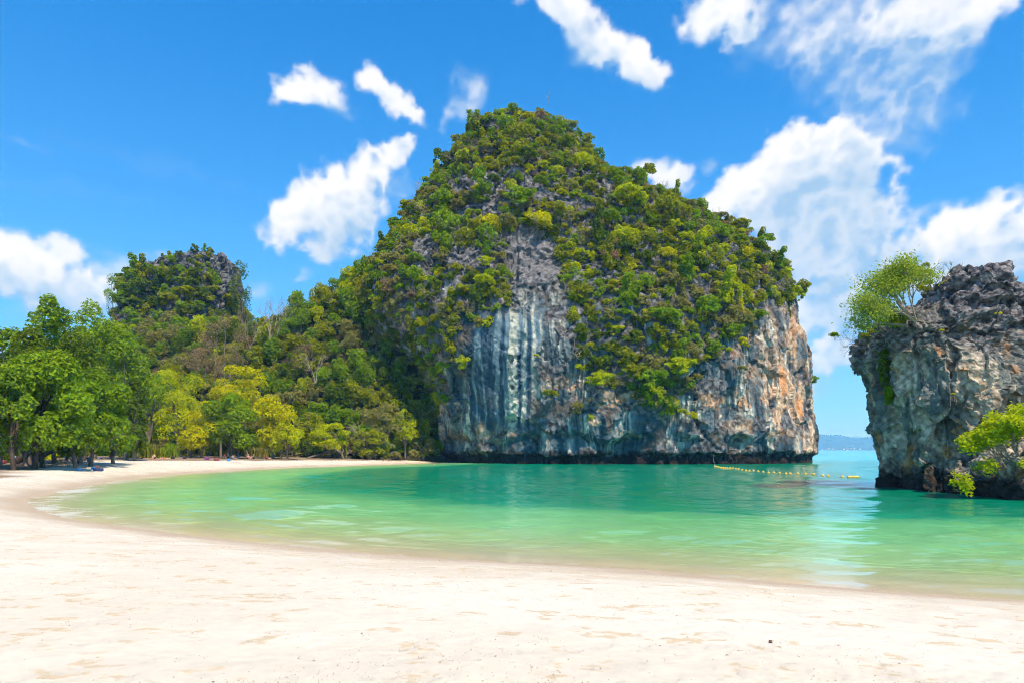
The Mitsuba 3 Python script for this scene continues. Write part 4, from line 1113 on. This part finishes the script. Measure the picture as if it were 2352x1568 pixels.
person(154, 1070, 'bending', 60, 'person in a dark top bending over under the left trees', top='black', shorts='blue')
person(178, 1068, 'sitting', 40, 'person in black sitting on the shaded sand beside the bending one', top='black', hair='brown', skin='brown_skin')
person(166, 1058, 'sitting', -20, 'person with a white cap sitting behind the bending person', top='grey', hat='white')
person(203, 1060, 'leaning', 70, 'person in a navy top leaning against the grey trunk', top='navy')
person(232, 1053, 'lying', 80, 'person lying with a blue towel at the edge of the palm shrub', top='light_blue', shorts='grey')
person(17, 1043, 'standing', 0, 'person in white standing far back under the left trees', top='white', shorts='black')
person(128, 1068, 'sitting', 100, 'person in brown sitting on the shaded sand left of the bending one', top='brown', shorts='grey')
person(325, 1053, 'lying', 95, 'sunbather lying at the vegetation edge beside the orange float', skin='pale_skin', shorts='dark_red')
person(354, 1053, 'sitting', 10, 'red haired sunbather sitting upright on the sand', skin='pale_skin', shorts='black', hair='red')
person(377, 1053, 'lying', 85, 'sunbather lying right of the red haired one', skin='pale_skin', shorts='orange')
person(515, 1052, 'sitting', 30, 'person with a red cap sitting under the bright beach tree', top='red', hat='red')
person(525, 1052, 'sitting', -30, 'person with a white hat sitting beside the red cap', top='grey', hat='white')
person(536, 1054, 'leaning', 60, 'person in grey leaning back in front of the many trunks', top='grey', shorts='navy')
person(547, 1052, 'sitting', 0, 'person in purple sitting right of the many trunks', top='purple', shorts='white')
person(570, 1053, 'sitting', 45, 'person with a white hat and bare legs by the yellow tree', top='pink', hat='white', skin='pale_skin')
person(583, 1053, 'sitting', -40, 'person in black sitting at the right end of the group', top='black')
person(613, 1054, 'leaning', 75, 'person lounging alone right of the group, in dark red', top='dark_red')


def hull_of(points, r):
    return finish([m3.Manifold.batch_hull([ball(q, r, 8) for q in points])], .06)


def thing_on_sand(name, X, Y, mesh, colour, turn, label, cat, extra=None, lift=0., group=None):
    k = key_for(name)
    q = ground_at(X, Y)
    tf = T().translate([float(q[0]), float(q[1]), float(q[2]) + lift]).rotate([0, 0, 1], turn)
    if extra:
        scene[k + '__bag_body' if cat == 'bag' else k + '__body'] = ply(mesh, 'cloth_' + colour, smooth=True, to_world=tf)
        for part, (m, c) in extra.items():
            scene[f'{k}__{part}'] = ply(m, 'cloth_' + c, smooth=True, to_world=tf)
    else:
        scene[k] = ply(mesh, 'cloth_' + colour, smooth=True, to_world=tf)
    tag(k, label, cat, group)


def bag(l, w, h):
    pts = [(a * l, b * w, c) for a in (-.42, .42) for b in (-.4, .4) for c in (.07, h)] + [(0, 0, h * 1.15)]
    a = np.linspace(0, np.pi, 9)
    return hull_of(pts, .06), tube(np.stack([np.cos(a) * l * .25, a * 0, h * 1.05 + np.sin(a) * .16], 1), .014, 5)


def towel(l, w, seed):
    rng = np.random.default_rng(seed)
    gx_, gy_ = np.meshgrid(np.linspace(-l / 2, l / 2, 14), np.linspace(-w / 2, w / 2, 8))
    z_ = .05 + .05 * nfbm(np.stack([gx_ * 4, gy_ * 4, gx_ * 0 + seed], -1), 2, seed)
    top = np.stack([gx_, gy_, z_], -1).reshape(-1, 3)
    f_ = grid_faces(8, 14)
    return np.vstack([top, top - [0, 0, .015]]), np.vstack([f_, f_[:, ::-1] + len(top)])


for X, Y, l, w, h, c, turn, lab in [(226, 1081, 1.0, .4, .28, 'navy', 5, 'long navy bag lying on the sand in the tree shade'), (224, 1075, .55, .4, .25, 'brown', 20, 'brown bag just behind the long navy one'), (4, 1064, .9, .5, .35, 'dark_red', 0, 'red and dark bag at the left edge under the trees'),
                                  (397, 1053, .5, .4, .4, 'black', 10, 'black bag left of two on the shaded strip'), (424, 1053, .5, .4, .4, 'black', 40, 'black bag right of two on the shaded strip'), (475, 1055, .7, .45, .35, 'purple', 0, 'purple bag on the sand left of the group'),
                                  (497, 1057, .8, .5, .35, 'dark_red', 30, 'wine red bag in front of the group'), (525, 1058, .5, .4, .35, 'blue', 0, 'blue bag in front of the group'), (214, 1077, .3, .25, .2, 'blue', 0, 'small blue pouch left of the brown bag')]:
    b_, h_ = bag(l, w, h)
    thing_on_sand('beach_bag', X, Y, b_, c, turn, lab, 'bag', {'handle': (h_, c)})
for X, Y, c, turn, lab in [(543, 1062, 'pink', 4, 'pink towel spread flat on the sand in front of the group'), (354, 1055, 'orange', 0, 'orange mat under the red haired sunbather'), (240, 1053, 'light_blue', 10, 'pale blue towel beside the lying person')]:
    thing_on_sand('beach_towel', X, Y, towel(2.0, .9, int(X)), c, turn, lab, 'towel')
for X, Y, lab in [(36, 1064, 'left one of two pale blue swim boards leaning on the big trunk'), (52, 1064, 'right one of two pale blue swim boards leaning on the big trunk'), (81, 1050, 'pale blue swim board higher up, hung between the leaning trunks')]:
    rim = [(a * .24, b * .06, c) for a in (-1, 1) for b in (-1, 1) for c in (.1, .75)] + [(0, 0, .95)]
    thing_on_sand('swim_board', X, Y, hull_of(rim, .03), 'light_blue', 20, lab, 'swim board', {'edge': (tube([(-.26, -.07, .1), (-.26, -.07, .78), (0, -.07, 1.0), (.26, -.07, .78), (.26, -.07, .1)], .03, 6), 'navy')}, lift=.45 if X > 70 else 0)
cup = trimesh.creation.revolve(np.array([(0, 0), (.13, 0), (.18, .34), (.20, .36), (.16, .35), (.12, .03), (0, .03)]), sections=20)
thing_on_sand('bucket', 182, 1081, (cup.vertices, cup.faces), 'blue', 0, 'small blue bucket standing at the edge of the shade', 'bucket', {'handle': (tube(np.stack([np.cos(np.linspace(0, np.pi, 9)) * .18, np.zeros(9), .35 + np.sin(np.linspace(0, np.pi, 9)) * .14], 1), .01, 5), 'white')})
vest = [(a * .5, b * .22, c) for a in (-1, 1) for b in (-1, 1) for c in (.1, .32)] + [(-.9, 0, .42), (.9, 0, .1)]
thing_on_sand('life_float', 298, 1050, hull_of(vest, .09), 'orange', -25, 'bright orange float lying at the edge of the green bushes', 'float', {'strap': (tube([(-.2, -.33, .1), (-.2, -.33, .36), (-.2, .0, .47), (-.2, .33, .36)], .03, 5), 'white')})
q = at(236, 1040, 118)
thing_on_sand('red_cloth', 236, 1052, (lambda t: (t[0][:, [0, 2, 1]] * [.5, 2, .9] + [0, 0, 1.6], t[1]))(towel(.9, 1.3, 5)), 'red', 0, 'red cloth hanging among the palm leaves', 'cloth')
thing_on_sand('blue_cloth', 451, 1048, (lambda t: (t[0][:, [0, 2, 1]] * [.5, 2, 1.2] + [0, 0, 1.3], t[1]))(towel(.9, 1.3, 6)), 'blue', 0, 'blue cloth hung on a trunk left of the bright beach tree', 'cloth')
# two bathers in the water by the far end of the beach
for X, Y, hair, lab in [(933, 1065, 'black', 'dark haired bather far out by the end of the beach'), (997, 1067, 'red', 'bather with a red cap near the foot of the streaked wall')]:
    k = key_for('person')
    q = at(X, Y, 1568.6 * EYE / (Y - 1032))
    tf = T().translate([float(q[0]), float(q[1]), -1.36])
    for part, mesh, colour in (('body', 'body', 'skin'), ('shorts', 'shorts', 'navy'), ('hair', 'hair', hair)):
        scene[f'{k}__{part}'] = {**FIGURES['standing'][mesh], 'bsdf': {'type': 'ref', 'id': 'cloth_' + hair if part == 'hair' else 'cloth_' + colour}, 'to_world': tf}
    tag(k, lab, 'person')

# ------------------------------------------------------------------ floats across the channel
scene['yellow_plastic'] = {'type': 'principled', 'base_color': proc(lambda p, n, uv: mix((.78, .52, .045), (.62, .44, .10), smoothstep(.35, .75, fbm(p.x * 3, p.y * 3, p.z * 5)))), 'roughness': .4}
scene['rope'] = {'type': 'diffuse', 'reflectance': {'type': 'rgb', 'value': [.55, .53, .46]}}
FLOATS = [(200, 378), (215, 381), (232, 386), (248, 389), (266, 395), (285, 400), (310, 402), (336, 403), (366, 404), (403, 404), (439, 404), (480, 413), (518, 417), (566, 428), (619, 437), (664, 440), (720, 438), (782, 448), (848, 455), (922, 465), (992, 466),
          (1070, 469), (1153, 479), (1213, 480), (1316, 477), (1422, 481), (1528, 487), (1647, 505), (1723, 512), (1911, 522)]
prof = np.array([(0, -.2), (.10, -.185), (.17, -.13), (.205, -.06), (.21, -.03), (.232, -.025), (.232, .025), (.21, .03), (.205, .06), (.17, .13), (.10, .185), (.035, .2), (.035, .24), (0, .24)])
ball = trimesh.creation.revolve(prof, sections=18)
ball_ply = ply((ball.vertices, ball.faces), 'yellow_plastic', smooth=40)
spots = []
for i, (a, b) in enumerate(FLOATS):
    X, Y = (2800 + a / 3.36) / 1.7415, (1750 + b / 3.36) / 1.7415 + 1.2
    D = 1568.6 * (EYE - .02) / (Y - 1032)
    q = at(X, Y, D)
    spots.append([q[0], q[1], .05])
    k = key_for('float')
    scene[k] = {**ball_ply, 'to_world': T().translate([float(q[0]), float(q[1]), .07]).rotate([1, 0, 0], 80 + (i * 37) % 25).rotate([0, 1, 0], (i * 61) % 40).scale(.78)}
    nth = ['first', 'second', 'third', 'fourth', 'fifth', 'sixth', 'seventh', 'eighth', 'ninth', 'tenth', 'eleventh', 'twelfth', 'thirteenth', 'fourteenth', 'fifteenth', 'sixteenth', 'seventeenth', 'eighteenth', 'nineteenth', 'twentieth']
    where = f'round yellow float, {nth[i]} from the cliff along the line' if i < 16 else f'round yellow float, {nth[len(FLOATS) - i]} from the open end of the line'
    tag(k, where, 'float', 'yellow floats on the line across the channel')
X, Y = (2800 + 2057 / 3.36) / 1.7415, (1750 + 529 / 3.36) / 1.7415 + 1
q = at(X, Y, 1568.6 * EYE / (Y - 1032))
long_prof = np.array([(0, -.75), (.12, -.73), (.19, -.66), (.2, -.05), (.16, -.03), (.16, .03), (.2, .05), (.19, .66), (.12, .73), (0, .75)])
lm = trimesh.creation.revolve(long_prof, sections=18)
scene['long_float'] = {**ply((lm.vertices, lm.faces), 'yellow_plastic', smooth=40), 'to_world': T().translate([float(q[0]), float(q[1]), .08]).rotate([0, 0, 1], -8).rotate([0, 1, 0], 90).scale(.8)}
tag('long_float', 'long yellow float at the end of the line', 'float')
spots.append([q[0], q[1], .05])
anchor = wall_point(1638, 1043)
pts = [anchor, anchor * .5 + np.array(spots[0]) * .5 - [0, 0, .3]] + spots
scene['float_line'] = ply(tube(np.array(pts), .014, 5), 'rope')
tag('float_line', 'rope from the cliff that carries the yellow floats', 'rope')

# ------------------------------------------------------------------ houses at the foot of the far hills
scene['far_wall'] = {'type': 'diffuse', 'reflectance': {'type': 'rgb', 'value': [.8, .78, .74]}}
scene['far_roof'] = {'type': 'diffuse', 'reflectance': {'type': 'rgb', 'value': [.45, .25, .18]}}
for i, (X, w, hgt) in enumerate([(1888, 8, 4), (1902, 14, 5), (1912, 8, 4), (1938, 11, 6), (1946, 8, 5), (1952, 16, 5), (1962, 9, 6), (1975, 9, 5)]):
    q = at(X, 1026 - (i * 7) % 4, 4868)
    k = key_for('far_house')
    b = trimesh.creation.box((w, 8, hgt))
    b.apply_translation([q[0], q[1], 1 + (i * 7) % 4 * 3 + hgt / 2])
    roof = np.array([[-w / 2 - .6, -4.8, 0], [w / 2 + .6, -4.8, 0], [w / 2 + .6, 4.8, 0], [-w / 2 - .6, 4.8, 0], [-w / 2, 0, 2.4], [w / 2, 0, 2.4]]) + [q[0], q[1], 1 + (i * 7) % 4 * 3 + hgt + .05]
    scene[k + '__wall'] = ply((b.vertices, b.faces), 'far_wall')
    scene[k + '__roof'] = ply((roof, np.array([[0, 1, 5], [0, 5, 4], [2, 3, 4], [2, 4, 5], [0, 4, 3], [1, 2, 5], [0, 3, 2], [0, 2, 1]])), 'far_roof')
name_apart([(f'far_house{"" if i == 0 else f"_{i:03d}"}', 'tiny pale house', 'the far shore across the sea', i) for i in range(8)], 'house')

# ------------------------------------------------------------------ the edge of the wood: palms, tufts, roots, driftwood
def frond_plant(name, X, Y, size, n, hue, label, seed, width=.11, cat='palm shrub'):
    rng = np.random.default_rng(seed)
    q = ground_at(X, Y)
    k = key_for(name)
    tag(k, label, cat)
    for i in range(n):
        a, rise = rng.uniform(0, 2 * np.pi), rng.uniform(.5, 1.3)
        t = np.linspace(0, 1, 7)
        L_ = size * rng.uniform(.7, 1.1)
        path = np.stack([np.cos(a) * t * L_, np.sin(a) * t * L_, .2 + L_ * (rise * t - .75 * rise * t ** 2.2)], 1)
        vs, fs = [tube(path, .02 * size * (1 - .8 * t), 4, False)], []
        for j in range(1, 7):
            for s_ in (-1, 1):
                e = np.array([-np.sin(a), np.cos(a), -.15]) * s_ * width * size * 2.2 * (1.15 - t[j]) + (path[j] - path[j - 1]) * .7
                b = path[j - 1] * .35 + path[j] * .65
                w_ = np.cross(e, [0, 0, 1.]) / (np.linalg.norm(e) + 1e-9) * width * size * .32
                vs.append((np.array([b, b + e * .5 + w_, b + e, b + e * .5 - w_]), np.array([[0, 1, 2], [0, 2, 3]])))
        v, f = join(vs)
        scene[f'{k}__frond' + (f'_{i:03d}' if i else '')] = ply((v + q, f), hue)


frond_plant('palm_shrub', 258, 1051, 3.0, 22, 'leaf_lime', 'bright green palm shrub with arching fronds at the sand edge', 1)
frond_plant('palm_shrub', 278, 1052, 1.8, 14, 'leaf_green', 'smaller palm shrub right of the bright one', 2)
frond_plant('palm_shrub', 700, 1044, 1.6, 14, 'leaf_lime', 'small lime palm shrub alone before the dark bank', 3)
frond_plant('palm_shrub', 120, 1050, 1.5, 10, 'leaf_yellow', 'yellowing palm shrub between the left trunks', 4)
frond_plant('palm_shrub', 140, 1062, 1.2, 10, 'leaf_lime', 'low lime palm shrub beside the bending person', 5)


def grass_clump(X, Y, h, n, hue, label, seed):
    rng = np.random.default_rng(seed)
    q = ground_at(X, Y)
    a, lean = rng.uniform(0, 6.28, n), rng.uniform(.1, .75, n)
    base = np.stack([rng.normal(size=n) * .35 * h, rng.normal(size=n) * .35 * h, np.zeros(n)], 1)
    d = np.stack([np.cos(a), np.sin(a), a * 0], 1)
    H = h * rng.uniform(.6, 1.1, n)[:, None]
    mid = base + d * H * lean[:, None] * .35 + [0, 0, 1] * H * .6
    tip = base + d * H * lean[:, None] + [0, 0, 1] * H * (1 - .4 * lean[:, None])
    w = np.cross(d, [0, 0, 1.]) * .035 * h
    v = np.stack([base - w, base + w, mid + w, mid - w, tip], 1).reshape(-1, 3)
    i = np.arange(n)[:, None] * 5
    k = key_for('grass_clump')
    scene[k + '__blades'] = ply((v + q, np.vstack([i + [0, 1, 2], i + [0, 2, 3], i + [3, 2, 4]])), hue)
    tag(k, label, 'grass clump')
    tag(k + '__blades', kind='stuff')


grass_clump(326, 1050, 3.4, 320, 'leaf_grey', 'tall grey green grass clump behind the lying sunbather', 1)
grass_clump(338, 1050, 2.8, 260, 'leaf_olive', 'second tall grass clump right of the grey green one', 2)
grass_clump(383, 1049, 2.4, 260, 'leaf_green', 'green grass clump behind the sunbathers', 3)
grass_clump(592, 1048, 2.6, 260, 'leaf_grey', 'pale grass clump under the yellow green tree', 4)

found = []
for i in range(190):   # low bushes along the edge of the wood
    X = rng.uniform(-20, 1000)
    edge = np.interp(X, [-20, 60, 150, 250, 330, 480, 620, 760, 900, 1000], [1062, 1056, 1048, 1046, 1046, 1045, 1045, 1040, 1046, 1056])
    q = ground_at(X, edge)
    q = q + np.array([q[0], q[1], 0]) / q[1] * rng.uniform(1.5, 9)
    q[2] = float(ground(q[0], q[1])[0])
    hue = ['leaf_beach', 'leaf_green', 'leaf_olive', 'leaf_dark', 'leaf_lime', 'leaf_dry'][rng.choice(6, p=[.26, .2, .22, .18, .08, .06])]
    k = plant('edge_bush', f'scrub_{rng.integers(4)}', hue, q, rng.uniform(0, 360), rng.uniform(1.2, 2.6) if X < 420 else rng.uniform(.8, 2.0), 0)
    zone = 'shaded sand under the left grove' if X < 200 else 'sand edge behind the sunbathers' if X < 420 else 'sand edge by the many trunks' if X < 640 else 'bank behind the root tangle' if X < 840 else 'rocks at the beach end'
    found.append((k, f'low {WORDS[hue]} bush', zone, X))
name_apart(found, 'bush')

# leaning old trunks and the dark bank under the left grove
for pts, r_, lab in [([(30, 1064), (70, 1035), (112, 1012), (150, 985)], .42, 'thick dark trunk leaning right under the broad front tree'), ([(62, 1063), (90, 1042), (125, 1018), (165, 1000)], .34, 'second leaning trunk just right of the thickest one'), ([(75, 1062), (110, 1040), (150, 1020), (190, 1005)], .26, 'third, thinner trunk leaning far to the right'),
                     ([(190, 1058), (196, 1040), (200, 1015), (210, 985)], .30, 'grey upright trunk behind the leaning navy person'), ([(204, 1057), (212, 1040), (222, 1022), (238, 1002)], .20, 'grey forked trunk right of the upright grey one')]:
    b = ground_at(*pts[0])
    P_ = [b - [0, 0, .4]] + [at(X, Y, b[1] + .6 * i) for i, (X, Y) in enumerate(pts)]
    k = key_for('old_trunk')
    scene[k + '__trunk'] = ply(tube(np.array(P_), r_ * np.linspace(1.3, .6, len(P_)), 9), 'dark_bark', smooth=True)
    rr = np.random.default_rng(int(pts[0][0]))
    arms = []
    for a_ in range(5):
        arms += branching(rr, P_[-1 - a_ % 2], (rr.normal() * .7, rr.normal() * .5, 1), 1.6, r_ * .4, 1, .5, .2)[0]
    scene[k + '__branches'] = ply(join(arms), 'dark_bark')
    tag(k, lab, 'trunk')

rr = np.random.default_rng(41)
parts = []
for i in range(90):
    X, Y = rr.uniform(752, 830), rr.uniform(1036, 1050)
    b = ground_at(X, Y)
    d = np.array([rr.normal(), rr.normal() * .6 - .2, rr.uniform(-.1, .8)])
    parts += branching(rr, b + [0, 0, rr.uniform(0, 1.2)], d, rr.uniform(.8, 2.0), rr.uniform(.03, .09), 1, .9, -.05, wig=.35)[0]
scene['root_tangle__roots'] = ply(join(parts), 'pale_bark')
tag('root_tangle__roots', kind='stuff')
tag('root_tangle', 'tangle of pale brown roots under the low domed lime tree', 'roots')
b0, b1 = ground_at(706, 1052), ground_at(770, 1045)
pts = [b0 + [0, 0, .1], b0 * .7 + b1 * .3 + [0, 0, .45], b0 * .35 + b1 * .65 + [0, .3, .8], b1 + [0, 0, 1.5]]
scene['fallen_log'] = ply(tube(np.array(pts), [.16, .22, .26, .30], 9), 'bark', smooth=True)
tag('fallen_log', 'dark fallen log reaching left from the root tangle over the sand', 'log')
for i, X in enumerate([834, 847, 864, 881, 896]):
    b = ground_at(X, 1056 + i * .8)
    parts = branching(rr, b - [.5, 0, 0], (1, -.1, .35), .9, .07, 2, .7, .1, wig=.3)[0] + branching(rr, b, (-.4, 0, 1), .7, .06, 1, .6, .1)[0]
    k = key_for('driftwood')
    scene[k] = ply(join(parts), 'bark')
    tag(k, f'dark spiky driftwood before the cave, {NTH[i]}', 'driftwood', 'driftwood before the cave')
for i, (X, Y) in enumerate([(285, 1056), (410, 1049), (440, 1048), (468, 1049), (645, 1050), (672, 1049), (690, 1050), (240, 1060), (160, 1074), (110, 1070), (60, 1075), (480, 1050)]):
    b = ground_at(X, Y)
    parts = branching(rr, b + [0, 0, .06], (rr.normal(), rr.normal() * .4, .15), 1.0, .05, 2, .6, .02, wig=.25)[0]
    k = key_for('fallen_branch')
    scene[k] = ply(join(parts), ['bark', 'pale_bark'][i % 2])
    tag(k, f'fallen branch lying at the top of the sand, {["first", "second", "third", "fourth", "fifth", "sixth", "seventh", "eighth", "ninth", "tenth", "eleventh", "twelfth"][sorted([285, 410, 440, 468, 645, 672, 690, 240, 160, 110, 60, 480]).index(X)]} from the left', 'branch', 'fallen branches at the top of the sand')

# ------------------------------------------------------------------ leaf bits on the sand
rr = np.random.default_rng(61)
BV, BF, n0 = [], [], 0
ang, dist = rr.uniform(-.66, .66, 9000), np.exp(rr.uniform(math.log(4.2), math.log(22), 9000))
bx_, by_ = dist * np.sin(ang), dist * np.cos(ang)
dd = shore_distance(bx_, by_)
keep = (dd < -.35) & ((nfbm(np.stack([bx_ / 1.6, by_ / 1.2, bx_ * 0], -1), 3, 9) > .52) | (rr.random(9000) < .12)) | ((dd < -.5) & (dd > -2.6) & (rr.random(9000) < .5))
bz_ = land_height(bx_, by_, dd)
for x_, y_, z_ in zip(bx_[keep], by_[keep], bz_[keep]):
    t_, l_ = rr.uniform(0, 3.1), rr.uniform(.003, .012) * (1 if rr.random() < .95 else 1.6)
    u_, w_ = np.array([math.cos(t_), math.sin(t_), rr.normal() * .15]) * l_, np.array([-math.sin(t_), math.cos(t_), 0]) * l_ * rr.uniform(.2, .6)
    c_ = np.array([x_, y_, z_ + .006])
    BV.append(np.array([c_ - u_, c_ + w_, c_ + u_, c_ - w_, c_ + [0, 0, l_ * .5]]))
    BF.append(np.array([[0, 4, 3], [3, 4, 2], [2, 4, 1], [1, 4, 0]]) + n0)
    n0 += 5
scene['leaf_crumb'] = {'type': 'twosided', 'bsdf': {'type': 'diffuse', 'reflectance': proc(lambda p, n, uv: mix((.16, .11, .07), (.50, .39, .25), cell_rand(dr.floor(p.x * 9), dr.floor(p.y * 9))))}}
scene['leaf_crumbs'] = ply((np.vstack(BV), np.vstack(BF)), 'leaf_crumb')
tag('leaf_crumbs', 'dry leaf and shell crumbs scattered over the near sand', 'debris', kind='stuff')
b = ground_at(1770, 1475)
nut = trimesh.creation.icosphere(subdivisions=2, radius=.022)
nut.vertices *= [1, 1.1, .85]
nut.vertices += .003 * (nfbm(nut.vertices * 60, 2, 3)[:, None] - .5) * nut.vertices / .022
scene['nut'] = ply((nut.vertices + b + [0, 0, .014], nut.faces), 'cloth_brown', smooth=True)
tag('nut', 'small round brown nut lying on the near sand at right', 'nut')
